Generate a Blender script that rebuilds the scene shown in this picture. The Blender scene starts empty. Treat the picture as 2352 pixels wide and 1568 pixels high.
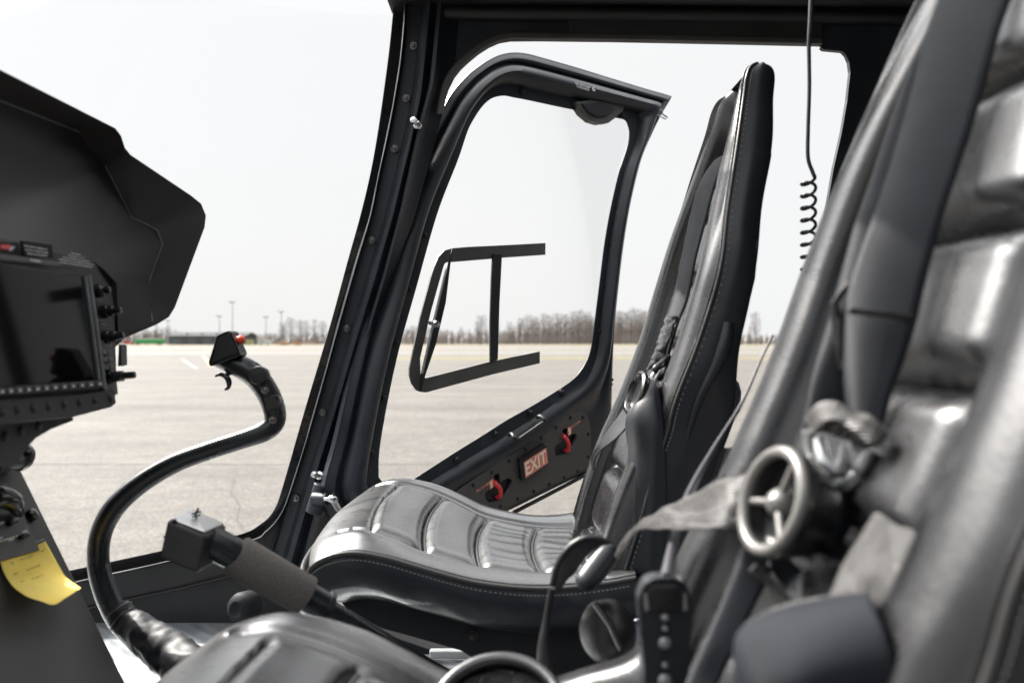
import bpy, bmesh, math, random
from mathutils import Vector as V, Matrix, noise
from mathutils.geometry import tessellate_polygon
random.seed(7)
R = math.radians
scene = bpy.context.scene
C = scene.collection

# ---------------------------------------------------------------- camera
F, CX, CY, EZ = 1960.0, 1176.0, 784.0, 1.65
cam = bpy.data.cameras.new('camera'); camo = bpy.data.objects.new('camera', cam); C.objects.link(camo)
camo.location = (0, 0, EZ); camo.rotation_euler = (R(90), 0, 0)
cam.sensor_width = 36; cam.lens = 36 * F / 2352
cam.clip_start = 0.02; cam.clip_end = 5000
cam.dof.use_dof = True; cam.dof.focus_distance = 1.85; cam.dof.aperture_fstop = 4.0
scene.camera = camo
# ---------------------------------------------------------------- world, sun, exposure
SUN_AZ, SUN_EL = -50.0, 44.0            # azimuth from +Y towards +X
w = bpy.data.worlds.new('World'); scene.world = w; w.use_nodes = True
nt = w.node_tree; nt.nodes.clear()
sky = nt.nodes.new('ShaderNodeTexSky'); sky.sky_type = 'NISHITA'; sky.sun_disc = False
sky.sun_elevation = R(SUN_EL); sky.sun_rotation = R(SUN_AZ); sky.dust_density = 4; sky.air_density = 1.0
hz = nt.nodes.new('ShaderNodeMixRGB'); hz.blend_type = 'MIX'; hz.inputs[0].default_value = 0.97
hz.inputs[2].default_value = (3.29, 3.29, 3.28, 1)       # thin bright overcast veil over the blue
bgn = nt.nodes.new('ShaderNodeBackground'); bgn.inputs[1].default_value = 0.1
won = nt.nodes.new('ShaderNodeOutputWorld')
SD = (math.sin(R(SUN_AZ)) * math.cos(R(SUN_EL)), math.cos(R(SUN_AZ)) * math.cos(R(SUN_EL)), math.sin(R(SUN_EL)))
tcw = nt.nodes.new('ShaderNodeTexCoord'); dt = nt.nodes.new('ShaderNodeVectorMath'); dt.operation = 'DOT_PRODUCT'; dt.inputs[1].default_value = SD
mrw = nt.nodes.new('ShaderNodeMapRange'); mrw.inputs[1].default_value = -1; mrw.inputs[2].default_value = 1
rw = nt.nodes.new('ShaderNodeValToRGB'); els = rw.color_ramp.elements
for pos_, val_, tint_ in ((.28, .005, .3), (.38, .011, .3), (.45, .035, .1), (.51, .079, .02), (.80, .079, 0), (.93, .080, .02), (.965, .20, 0), (.99, .7, 0)):      # thin cloud glows towards the sun
    el_ = els.new(pos_); el_.color = (val_ * (1 - tint_ * .6), val_, val_ * (1 + tint_), 1)
els[0].color = (.009, .010, .013, 1); els[-1].color = (1, 1, 1, 1)
mlt = nt.nodes.new('ShaderNodeVectorMath'); mlt.operation = 'MULTIPLY'; sc4 = nt.nodes.new('ShaderNodeVectorMath'); sc4.operation = 'SCALE'; sc4.inputs['Scale'].default_value = 12.6
nt.links.new(tcw.outputs['Generated'], dt.inputs[0]); nt.links.new(dt.outputs['Value'], mrw.inputs[0]); nt.links.new(mrw.outputs[0], rw.inputs[0])
sxz = nt.nodes.new('ShaderNodeSeparateXYZ'); nt.links.new(tcw.outputs['Generated'], sxz.inputs[0])
mz = nt.nodes.new('ShaderNodeMapRange'); mz.interpolation_type = 'SMOOTHSTEP'; mz.inputs[1].default_value = .33; mz.inputs[2].default_value = .8
mz.inputs[3].default_value = 1.0; mz.inputs[4].default_value = 3.0; nt.links.new(sxz.outputs['Z'], mz.inputs[0])      # overcast veil: brighter overhead than at the horizon
mzz = nt.nodes.new('ShaderNodeMath'); mzz.operation = 'MULTIPLY'; mzz.inputs[1].default_value = 12.6; nt.links.new(mz.outputs[0], mzz.inputs[0]); nt.links.new(mzz.outputs[0], sc4.inputs['Scale'])
nt.links.new(rw.outputs[0], sc4.inputs[0]); nt.links.new(sc4.outputs[0], mlt.inputs[1])
nt.links.new(sky.outputs[0], hz.inputs[1]); nt.links.new(hz.outputs[0], mlt.inputs[0]); nt.links.new(mlt.outputs[0], bgn.inputs[0]); nt.links.new(bgn.outputs[0], won.inputs[0])
sl = bpy.data.lights.new('sun', 'SUN'); slo = bpy.data.objects.new('sun', sl); C.objects.link(slo)
sl.energy = 4.2; sl.angle = R(0.6); sl.color = (1, .95, .88)
sdir = V((math.sin(R(SUN_AZ)) * math.cos(R(SUN_EL)), math.cos(R(SUN_AZ)) * math.cos(R(SUN_EL)), math.sin(R(SUN_EL))))
slo.rotation_euler = sdir.to_track_quat('Z', 'Y').to_euler(); slo.location = (0, 0, 30)
vs = scene.view_settings
scene.display_settings.display_device = 'sRGB'
vs.view_transform = 'Standard'; vs.look = 'None'; vs.gamma = 1; vs.use_curve_mapping = False; vs.exposure = 1.5
cy = scene.cycles
cy.use_denoising = True; cy.max_bounces = 7; cy.diffuse_bounces = 3; cy.glossy_bounces = 4
cy.transparent_max_bounces = 12; cy.sample_clamp_indirect = 6; cy.caustics_reflective = False; cy.caustics_refractive = False

# ---------------------------------------------------------------- materials
def mat(name, col, rough=.5, metal=0., spec=.5, bump=None, var=None, coat=0., sheen=0., emit=None, aniso=None):
    m = bpy.data.materials.new(name); m.use_nodes = True
    n = m.node_tree.nodes; l = m.node_tree.links; b = n['Principled BSDF']
    b.inputs['Base Color'].default_value = (*col, 1)
    b.inputs['Roughness'].default_value = rough; b.inputs['Metallic'].default_value = metal
    b.inputs['Specular IOR Level'].default_value = spec
    b.inputs['Coat Weight'].default_value = coat; b.inputs['Coat Roughness'].default_value = rough; b.inputs['Sheen Weight'].default_value = sheen
    if emit: b.inputs['Emission Color'].default_value = (*emit[0], 1); b.inputs['Emission Strength'].default_value = emit[1]
    tc = n.new('ShaderNodeTexCoord')
    if bump:      # list of (scale, strength, kind)
        prev = None
        for sc_, st, kind in bump:
            if kind == 'v': t = n.new('ShaderNodeTexVoronoi'); t.inputs['Scale'].default_value = sc_; o = t.outputs['Distance']
            elif kind == 'w':
                t = n.new('ShaderNodeTexWave'); t.inputs['Scale'].default_value = sc_; t.bands_direction = 'DIAGONAL'; o = t.outputs['Fac']
            else: t = n.new('ShaderNodeTexNoise'); t.inputs['Scale'].default_value = sc_; t.inputs['Detail'].default_value = 4; o = t.outputs['Fac']
            l.new(tc.outputs['Object'], t.inputs['Vector'])
            bp = n.new('ShaderNodeBump'); bp.inputs['Strength'].default_value = st; bp.inputs['Distance'].default_value = .6 / sc_
            l.new(o, bp.inputs['Height'])
            if prev: l.new(prev.outputs[0], bp.inputs['Normal'])
            prev = bp
        l.new(prev.outputs[0], b.inputs['Normal'])
    if var:       # (scale, amount, rough_amount)
        t = n.new('ShaderNodeTexNoise'); t.inputs['Scale'].default_value = var[0]; t.inputs['Detail'].default_value = 6
        l.new(tc.outputs['Object'], t.inputs['Vector'])
        mr = n.new('ShaderNodeMapRange'); mr.inputs[1].default_value = .3; mr.inputs[2].default_value = .7
        mr.inputs[3].default_value = 1 - var[1]; mr.inputs[4].default_value = 1 + var[1]
        l.new(t.outputs['Fac'], mr.inputs[0])
        mx = n.new('ShaderNodeVectorMath'); mx.operation = 'SCALE'; mx.inputs[0].default_value = col
        l.new(mr.outputs[0], mx.inputs['Scale']); l.new(mx.outputs[0], b.inputs['Base Color'])
        if len(var) > 2:
            m2 = n.new('ShaderNodeMapRange'); m2.inputs[1].default_value = .3; m2.inputs[2].default_value = .7
            m2.inputs[3].default_value = max(.02, rough - var[2]); m2.inputs[4].default_value = min(1, rough + var[2])
            l.new(t.outputs['Fac'], m2.inputs[0]); l.new(m2.outputs[0], b.inputs['Roughness'])
    return m
def glass(name, tint=(.985, .99, .99), fac=.5, smudge=True):
    m = bpy.data.materials.new(name); m.use_nodes = True
    n = m.node_tree.nodes; l = m.node_tree.links; n.clear()
    o = n.new('ShaderNodeOutputMaterial'); tr = n.new('ShaderNodeBsdfTransparent'); tr.inputs[0].default_value = (*tint, 1)
    g = n.new('ShaderNodeBsdfGlossy'); g.inputs['Roughness'].default_value = .02
    fr = n.new('ShaderNodeFresnel'); fr.inputs[0].default_value = 1.45
    mu = n.new('ShaderNodeMath'); mu.operation = 'MULTIPLY'; mu.inputs[1].default_value = fac
    mx = n.new('ShaderNodeMixShader')
    l.new(fr.outputs[0], mu.inputs[0]); l.new(mu.outputs[0], mx.inputs[0]); l.new(tr.outputs[0], mx.inputs[1]); l.new(g.outputs[0], mx.inputs[2])
    l.new(mx.outputs[0], o.inputs[0])
    return m
M = {}
M['leather'] = mat('black_leather', (.005, .005, .006), .27, spec=.65, coat=.4, bump=[(520, .10, 'v'), (170, .05, 'n')], var=(25, .15, .05))
M['seatleather'] = mat('polished_black_leather', (.008, .008, .009), .29, spec=1.0, coat=1.0, bump=[(520, .10, 'v'), (170, .05, 'n')], var=(25, .15, .05))
M['leather_side'] = mat('matte_black_leather', (.009, .011, .015), .42, spec=.45, bump=[(520, .09, 'v'), (30, .04, 'n')])
M['piping'] = mat('piping', (.03, .03, .03), .35, bump=[(300, .1, 'n')])
M['thread'] = mat('thread', (.25, .25, .25), .6)
M['paint'] = mat('black_textured_paint', (.016, .020, .026), .42, spec=.45, bump=[(700, .22, 'n')], var=(9, .25, .08))
M['gloss'] = mat('gloss_black_paint', (.008, .008, .009), .12, spec=.5, bump=[(8, .05, 'n')])
M['exitp'] = mat('dark_grey_door_panel', (.075, .072, .069), .5, spec=.35, bump=[(600, .15, 'n')], var=(7, .12, .05))
M['matte'] = mat('matte_black_plastic', (.018, .018, .019), .5, spec=.4, bump=[(500, .15, 'n')], var=(12, .2, .08))
M['panel'] = mat('dark_grey_panel', (.085, .082, .08), .5, spec=.35, bump=[(600, .15, 'n')], var=(7, .12, .05))
M['hood'] = mat('glareshield_vinyl', (.046, .043, .043), .6, spec=.35, bump=[(500, .25, 'n')], var=(5, .15, .05))
M['webbing'] = mat('black_webbing', (.008, .010, .014), .6, spec=.25, bump=[(260, .35, 'w')], var=(40, .2))
M['rubber'] = mat('black_rubber', (.012, .012, .013), .45, spec=.4, bump=[(200, .1, 'n')])
M['plastic'] = mat('black_gloss_plastic', (.012, .012, .013), .22, spec=.5, bump=[(60, .03, 'n')])
M['tube'] = mat('satin_black_tube', (.010, .012, .015), .3, spec=.5, bump=[(500, .08, 'n')], var=(30, .2, .06))
M['foam'] = mat('grey_foam', (.105, .096, .088), .95, spec=.15, bump=[(1500, .8, 'n'), (500, .3, 'n')], var=(900, .5))
M['steel'] = mat('steel', (.55, .55, .55), .25, 1, bump=[(200, .05, 'n')])
M['floorpaint'] = mat('worn_grey_floor', (.24, .255, .27), .45, .35, bump=[(14, .12, 'w'), (90, .1, 'n')], var=(18, .15, .1))
M['alu'] = mat('brushed_aluminium', (.42, .43, .44), .42, 1, bump=[(120, .12, 'n')], var=(30, .15, .1))
M['greymetal'] = mat('grey_painted_metal', (.17, .18, .19), .4, .3, bump=[(200, .05, 'n')], var=(20, .2))
M['screwmat'] = mat('dark_screw', (.13, .12, .12), .3, .6)
M['screen'] = mat('screen_glass', (.003, .003, .004), .06, spec=.07)
M['placardbg'] = mat('placard_black', (.006, .006, .007), .6, spec=.2)
M['headtop'] = mat('sky_sheen_plate', (.5, .5, .49), .33, .6, spec=.8, bump=[(300, .06, 'n')])  # pale metallic grey stands in for sky reflected on the lever head
M['pad'] = mat('navy_webbing_pad', (.006, .0075, .011), .7, spec=.15, bump=[(260, .3, 'w')], var=(40, .2))
M['weblit'] = mat('sunlit_webbing', (.036, .034, .033), .5, spec=.6, bump=[(200, .5, 'w'), (60, .4, 'n')], var=(40, .2))  # paler copy of the black webbing, sunlight put into its colour
M['silver'] = mat('silver_plastic', (.13, .126, .12), .38, .25, bump=[(200, .05, 'n')])
M['base'] = mat('seat_base_black', (.008, .009, .011), .65, spec=.25, bump=[(300, .1, 'n')])
M['boot'] = mat('boot_leather', (.007, .008, .010), .55, spec=.3, bump=[(420, .1, 'v')])
M['red'] = mat('red_paint', (.60, .03, .035), .4, bump=[(80, .05, 'n')])
M['signred'] = mat('sign_red', (.74, .23, .18), .45, var=(60, .08))
M['white'] = mat('white_ink', (.8, .8, .78), .5)
M['cream'] = mat('cream_ink', (.93, .88, .68), .5)
M['placard'] = mat('red_placard_ink', (.8, .3, .22), .5)
M['orange'] = mat('red_button', (.75, .07, .02), .3)
M['note'] = mat('yellow_paper', (.95, .72, .16), .75, spec=.2, bump=[(30, .1, 'n')], var=(14, .06))
M['pencil'] = mat('pencil_grey', (.62, .50, .13), .7)
M['cord'] = mat('cord_rubber', (.015, .015, .022), .4)
M['keys'] = mat('keycap', (.05, .05, .05), .4)
M['label'] = mat('label_paper', (.45, .46, .55), .6, var=(30, .1))
M['plush'] = mat('ear_cushion_cloth', (.012, .012, .012), .95, sheen=.3, bump=[(90, .8, 'n')], var=(40, .6))
M['brass'] = mat('brass', (.5, .36, .2), .35, 1)
M['glass'] = glass('clear_acrylic', fac=.3)
M['doorglass'] = glass('clear_door_acrylic', (.995, .995, .995), .12)
M['darkgrey'] = mat('grey_trim', (.075, .075, .072), .5, bump=[(400, .12, 'n')], var=(15, .15))

# ---------------------------------------------------------------- helpers
def P(x, y, d): return V(((x - CX) / F * d, d, EZ - (y - CY) / F * d))
class Plane:
    def __init__(s, o, n): s.o, s.n = V(o), V(n).normalized()
    def hit(s, x, y, off=0.):
        r = V(((x - CX) / F, 1, -(y - CY) / F)); e = V((0, 0, EZ))
        t = s.n.dot(s.o + s.n * off - e) / s.n.dot(r)
        return e + r * t
def catmull(p, n, closed=False):
    out = []; k = len(p)
    segs = k if closed else k - 1
    for i in range(n):
        t = i / (n if closed else n - 1) * segs
        a = min(int(t), segs - 1); f = t - a
        g = (lambda j: p[j % k]) if closed else (lambda j: p[max(0, min(k - 1, j))])
        p0, p1, p2, p3 = g(a - 1), g(a), g(a + 1), g(a + 2)
        if not closed:
            if a == 0: p0 = p1 * 2 - p2
            if a == k - 2: p3 = p2 * 2 - p1
        out.append(.5 * ((2 * p1) + (p2 - p0) * f + (2 * p0 - 5 * p1 + 4 * p2 - p3) * f * f + (3 * p1 - p0 - 3 * p2 + p3) * f ** 3))
    return out
def lerpk(keys, x):
    if x <= keys[0][0]: return keys[0][1]
    for (a, va), (b, vb) in zip(keys, keys[1:]):
        if x <= b: return va + (vb - va) * (x - a) / (b - a)
    return keys[-1][1]
class MB:
    def __init__(s): s.v, s.f = [], []
    def add(s, vs_, fs): b = len(s.v); s.v += [V(q) for q in vs_]; s.f += [tuple(b + i for i in f) for f in fs]; return s
    def poly(s, pts): return s.add(pts, [tuple(range(len(pts)))])
    def prism(s, loops, off):
        """closed plate: outer loop (+ holes) extruded by off"""
        flat = [p for lp in loops for p in lp]; n = len(flat)
        tri = tessellate_polygon([[V(p) for p in lp] for lp in loops]) if (len(loops) > 1 or len(loops[0]) > 4) else [tuple(range(n))]
        fs = [tuple(t) for t in tri] + [tuple(i + n for i in reversed(t)) for t in tri]
        b = 0
        for lp in loops:
            k = len(lp)
            for i in range(k): j = (i + 1) % k; fs.append((b + i, b + j, b + j + n, b + i + n))
            b += k
        return s.add([V(p) for p in flat] + [V(p) + V(off) for p in flat], fs)
    def box(s, c, sx, sy, sz, ax=None):
        ax = ax or (V((1, 0, 0)), V((0, 1, 0)), V((0, 0, 1)))
        vs_ = [V(c) + ax[0] * (sx / 2 * i) + ax[1] * (sy / 2 * j) + ax[2] * (sz / 2 * k) for i in (-1, 1) for j in (-1, 1) for k in (-1, 1)]
        return s.add(vs_, [(0, 1, 3, 2), (4, 6, 7, 5), (0, 4, 5, 1), (2, 3, 7, 6), (0, 2, 6, 4), (1, 5, 7, 3)])
    def grid(s, rows, closed_v=False, closed_u=False):
        nu, nv = len(rows), len(rows[0]); fs = []
        for i in range(nu if closed_u else nu - 1):
            for j in range(nv if closed_v else nv - 1):
                a, b = (i + 1) % nu, (j + 1) % nv
                fs.append((i * nv + j, a * nv + j, a * nv + b, i * nv + b))
        return s.add([p for r in rows for p in r], fs)
    def tube(s, pts, rad, n=16, samples=None, cap=True, flat=1.0, up=None):
        pts = [V(p) for p in pts]
        rr = rad if isinstance(rad, (list, tuple)) else [rad] * len(pts)
        if samples:
            q = catmull([V((*p, )).to_4d() if False else p for p in pts], samples)
            r1 = catmull([V((r_, 0, 0)) for r_ in rr], samples); pts, rr = q, [r_.x for r_ in r1]
        rows = []; prev = up
        for i, p in enumerate(pts):
            t = (pts[min(i + 1, len(pts) - 1)] - pts[max(i - 1, 0)]).normalized()
            if prev is None: prev = V((0, 0, 1)) if abs(t.z) < .9 else V((1, 0, 0))
            a = (prev - t * prev.dot(t)).normalized(); b = t.cross(a); prev = a
            rows.append([p + (a * math.cos(2 * math.pi * k / n) * flat + b * math.sin(2 * math.pi * k / n)) * rr[i] for k in range(n)])
        s.grid(rows, closed_v=True)
        if cap:
            s.add(rows[0], [tuple(reversed(range(n)))]); s.add(rows[-1], [tuple(range(n))])
        return s
    def lathe(s, c, axis, prof, n=24):
        """prof: list of (along axis, radius)"""
        ax = V(axis).normalized(); a = ax.orthogonal().normalized(); b = ax.cross(a)
        rows = [[V(c) + ax * h + (a * math.cos(2 * math.pi * k / n) + b * math.sin(2 * math.pi * k / n)) * max(r_, 1e-5) for k in range(n)] for h, r_ in prof]
        return s.grid(rows, closed_v=True)
    def build(s, name, m, parent=None, smooth=False, bevel=0, solid=0, sub=0, autos=None):
        me = bpy.data.meshes.new(name)
        off = ORG.get(root_of(parent).name, V((0, 0, 0))) if parent else V((0, 0, 0))
        me.from_pydata([tuple(p - off) for p in s.v], [], s.f)
        bm = bmesh.new(); bm.from_mesh(me)
        bmesh.ops.remove_doubles(bm, verts=bm.verts, dist=1e-6)
        bmesh.ops.recalc_face_normals(bm, faces=bm.faces)
        if smooth: 
            for f in bm.faces: f.smooth = True
            for e in bm.edges:
                if len(e.link_faces) == 2 and e.calc_face_angle(0) > R(autos or 50): e.smooth = False
        bm.to_mesh(me); bm.free()
        me.materials.append(M[m] if isinstance(m, str) else m)
        o = bpy.data.objects.new(name, me); C.objects.link(o)
        if parent: o.parent = parent
        if solid: md = o.modifiers.new('solid', 'SOLIDIFY'); md.thickness = solid; md.offset = 0
        if bevel: md = o.modifiers.new('bevel', 'BEVEL'); md.width = bevel; md.segments = 2; md.limit_method = 'ANGLE'; md.angle_limit = R(35)
        if sub: md = o.modifiers.new('sub', 'SUBSURF'); md.levels = md.render_levels = sub
        return o
ORG = {}
def root_of(o):
    while o.parent: o = o.parent
    return o
def thing(name, label, cat, base=(0, 0, 0), group=None):
    o = bpy.data.objects.new(name, None); C.objects.link(o); o.location = base; o.empty_display_size = .1
    ORG[o.name] = V(base); o['label'] = label; o['category'] = cat
    if group: o['group'] = group
    return o
def tag(o, label, cat, group=None):
    o['label'] = label; o['category'] = cat
    if group: o['group'] = group
    return o
def kind(o, k): o['kind'] = k; return o
def inst(me_obj, name, parent, loc, normal=None, scale=1.0):
    o = me_obj.copy(); o.name = name; C.objects.link(o); o.parent = parent
    o.location = V(loc) - ORG.get(root_of(parent).name, V((0, 0, 0)))
    if normal is not None: o.rotation_euler = V(normal).to_track_quat('Z', 'Y').to_euler()
    o.scale = (scale,) * 3
    return o
def proto(mb, name, m, smooth=True):
    o = mb.build(name, m, None, smooth); C.objects.unlink(o); return o
def text_quad(s, q, name, m, parent, off=(0, 0, 0), spacing=.95, bold=0.0):
    """text mapped onto the quad q = TL, TR, BR, BL (3D points)"""
    cu = bpy.data.curves.new(name, 'FONT'); cu.body = s; cu.size = 1; cu.align_x = 'CENTER'; cu.offset = bold; cu.space_line = spacing
    cu.resolution_u = 2
    to = bpy.data.objects.new(name, cu); C.objects.link(to)
    dg = bpy.context.evaluated_depsgraph_get(); me = bpy.data.meshes.new_from_object(to.evaluated_get(dg))
    C.objects.unlink(to); bpy.data.objects.remove(to)
    xs = [v.co.x for v in me.vertices]; ys = [v.co.y for v in me.vertices]
    x0, x1, y0, y1 = min(xs), max(xs), min(ys), max(ys)
    mb = MB(); vv = []
    for v in me.vertices:
        a = (v.co.x - x0) / (x1 - x0); b = (y1 - v.co.y) / (y1 - y0)
        vv.append(q[0].lerp(q[1], a).lerp(q[3].lerp(q[2], a), b) + V(off))
    mb.add(vv, [tuple(p.vertices) for p in me.polygons])
    bpy.data.meshes.remove(me)
    return mb.build(name, m, parent)
def sheet_rows(grid, nu, nv, fn=None):
    cols = [catmull([V(p) for p in r], nv) for r in grid]
    rows = []
    tr = [catmull([cols[i][j] for i in range(len(grid))], nu) for j in range(nv)]
    rows = [[tr[j][i] for j in range(nv)] for i in range(nu)]
    if fn:
        new = []
        for i in range(nu):
            r = []
            for j in range(nv):
                du = rows[min(i + 1, nu - 1)][j] - rows[max(i - 1, 0)][j]; dv = rows[i][min(j + 1, nv - 1)] - rows[i][max(j - 1, 0)]
                nn = du.cross(dv)
                nn = nn.normalized() if nn.length > 1e-12 else V((0, 0, 1))
                r.append(rows[i][j] + nn * fn(rows[i][j], i / (nu - 1), j / (nv - 1)))
            new.append(r)
        rows = new
    return rows
def ribbon(L, Rr, n=60, m_=8, fn=None):
    """webbing strap between two edge polylines (3D points)"""
    a, b = catmull([V(p) for p in L], n), catmull([V(p) for p in Rr], n)
    rows = [[a[i].lerp(b[i], j / (m_ - 1)) for j in range(m_)] for i in range(n)]
    if fn: rows = [[p + fn(p, i / (n - 1), j / (m_ - 1)) for j, p in enumerate(r)] for i, r in enumerate(rows)]
    return rows
def nz(p, s=1., seed=0): return noise.noise(V(p) * s + V((seed, seed * 2.3, 0)))
# small hardware prototypes (axis +Z)
SCREW = proto(MB().lathe((0, 0, 0), (0, 0, 1), [(0, .0075), (.0012, .0075), (.0014, .005), (.0035, .0045), (.0046, .003), (.0046, .0012), (.0028, .001), (.0028, 0)], 14), 'screw', 'screwmat')
DSCREW = proto(MB().lathe((0, 0, 0), (0, 0, 1), [(0, .0075), (.0012, .0075), (.0014, .005), (.0035, .0045), (.0046, .003), (.0046, .0012), (.0028, .001), (.0028, 0)], 14), 'screw', 'matte')
RIVET = proto(MB().lathe((0, 0, 0), (0, 0, 1), [(0, .0045), (.0014, .004), (.0022, .0022), (.0025, 0)], 10), 'rivet', 'matte')
BOLT = proto(MB().lathe((0, 0, 0), (0, 0, 1), [(0, .0075), (.0016, .0075), (.0018, .0045), (.006, .0042), (.0068, .003), (.0068, 0)], 6), 'bolt', 'matte', False)

# ================================================================= SETTING
def ground_mat(name, col, col2, fine, rough=.85, crack=False):
    m = bpy.data.materials.new(name); m.use_nodes = True
    n = m.node_tree.nodes; l = m.node_tree.links; b = n['Principled BSDF']
    tc = n.new('ShaderNodeTexCoord')
    def tex(sc, det, vec=None, sx=1, sy=1):
        mp = n.new('ShaderNodeMapping'); mp.inputs['Scale'].default_value = (sx, sy, 1)
        l.new(tc.outputs['Object'], mp.inputs[0])
        t = n.new('ShaderNodeTexNoise'); t.inputs['Scale'].default_value = sc; t.inputs['Detail'].default_value = det
        l.new(mp.outputs[0], t.inputs['Vector']); return t.outputs['Fac']
    def mul(a, lo, hi, prev):
        mr = n.new('ShaderNodeMapRange'); mr.inputs[1].default_value = .3; mr.inputs[2].default_value = .7
        mr.inputs[3].default_value = lo; mr.inputs[4].default_value = hi; l.new(a, mr.inputs[0])
        if prev is None: return mr.outputs[0]
        mm = n.new('ShaderNodeMath'); mm.operation = 'MULTIPLY'; l.new(prev, mm.inputs[0]); l.new(mr.outputs[0], mm.inputs[1]); return mm.outputs[0]
    k = mul(tex(fine, 2), .5, 1.5, None)
    k = mul(tex(fine * .22, 5), .78, 1.22, k)
    k = mul(tex(.5, 6), .84, 1.16, k)
    k = mul(tex(.25, 5, None, .12, 1.6), .86, 1.14, k)
    k = mul(tex(2.2, 4), .9, 1.1, k)
    k = mul(tex(.9, 3, None, .04, 1.2), .94, 1.06, k)
    mixc = n.new('ShaderNodeMixRGB'); mixc.inputs[1].default_value = (*col, 1); mixc.inputs[2].default_value = (*col2, 1)
    l.new(tex(.06, 5), mixc.inputs[0])
    sc = n.new('ShaderNodeVectorMath'); sc.operation = 'SCALE'; l.new(mixc.outputs[0], sc.inputs[0]); l.new(k, sc.inputs['Scale'])
    l.new(sc.outputs[0], b.inputs['Base Color']); b.inputs['Roughness'].default_value = rough; b.inputs['Specular IOR Level'].default_value = .25
    bp = n.new('ShaderNodeBump'); bp.inputs['Strength'].default_value = .35; bp.inputs['Distance'].default_value = .004
    l.new(tex(fine, 2), bp.inputs['Height']); l.new(bp.outputs[0], b.inputs['Normal'])
    return m
g = MB().poly([(-3000, -200, 0), (3000, -200, 0), (3000, 4000, 0), (-3000, 4000, 0)]).build('tarmac', ground_mat('tarmac', (.064, .059, .053), (.073, .0675, .061), 30))
kind(g, 'structure')
def strip(name, d0, d1, x0, x1, z, m, wob=0):
    n = 60; rows = []
    for k, d in enumerate((d0, d1)):
        rows.append([V((x0 + (x1 - x0) * i / n, d + (wob * nz((i * .7, k * 9, 0)) if wob else 0), z)) for i in range(n + 1)])
    return kind(MB().grid(rows).build(name, m), 'structure')
mc = ground_mat('pale_concrete', (.094, .090, .084), (.106, .102, .096), 6)
mg = ground_mat('dry_grass', (.09, .078, .05), (.11, .095, .063), 5, .95)
mg2 = ground_mat('short_grass', (.09, .082, .05), (.11, .098, .062), 3, .95)
strip('taxiway', 108, 148, -500, 500, .004, mc, .8)
strip('grass_verge', 152, 170, -600, 600, .004, mg, 3)
strip('runway', 176, 270, -800, 800, .004, mc, .8)
strip('grass_field', 280, 900, -2500, 2500, .004, mg, 3)
strip('grass_island', 77, 95, -13, 110, .004, mg2, 1.0)
strip('gravel_patch', 82, 86, -21.5, -18.2, .004, mg, .8)
# painted taxi lines and a crack, each a thin sheet
ymat = mat('yellow_line_paint', (.26, .17, .07), .8, var=(3, .2)); wmat = mat('worn_white_paint', (.12, .115, .107), .8, var=(2, .1))
def gline(name, pts, wd, m, z=.004):
    rows = []
    for i, p in enumerate(pts):
        p = V((*p, z)); t = (V((*pts[min(i + 1, len(pts) - 1)], z)) - V((*pts[max(i - 1, 0)], z))).normalized(); s_ = V((-t.y, t.x, 0)) * wd / 2
        rows.append([p - s_, p + s_])
    return kind(MB().grid(rows).build(name, m), 'structure')
def gp(x, y): d = F * EZ / (y - CY); q = P(x, y, d); return (q.x, q.y)
gline('yellow_taxi_line', [gp(466, 817), gp(478, 830), gp(486, 840)], .25, ymat)
gline('white_taxi_line', [gp(418, 824), gp(432, 834), gp(452, 846)], .22, wmat)
crk = mat('crack_shadow', (.045, .04, .036), .9)
pts = []; random.seed(3)
for i in range(46):
    y = 1085 + i * 3.4; x = 528 + 30 * (i / 45) + random.uniform(-6, 6) + 8 * math.sin(i * .35)
    pts.append(gp(x, y))
gline('tarmac_crack', pts, .013, crk)
gline('tarmac_crack', [gp(x, 1093 + 3 * math.sin(x * .05) + random.uniform(-1.5, 1.5)) for x in range(430, 720, 12)], .008, crk)

jm = mat('joint_tar', (.040, .037, .034), .9, var=(2, .4))
for k_, (dd, w_) in enumerate(((11.5, .03), (21.0, .05), (38.0, .08))):
    gline('tarmac_joint', [(x, dd + .12 * nz((x * .15, k_ * 5, 0)) + .015 * nz((x * 3, k_, 2)), ) for x in [-60 + i * .6 for i in range(260)]], w_, jm)
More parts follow.
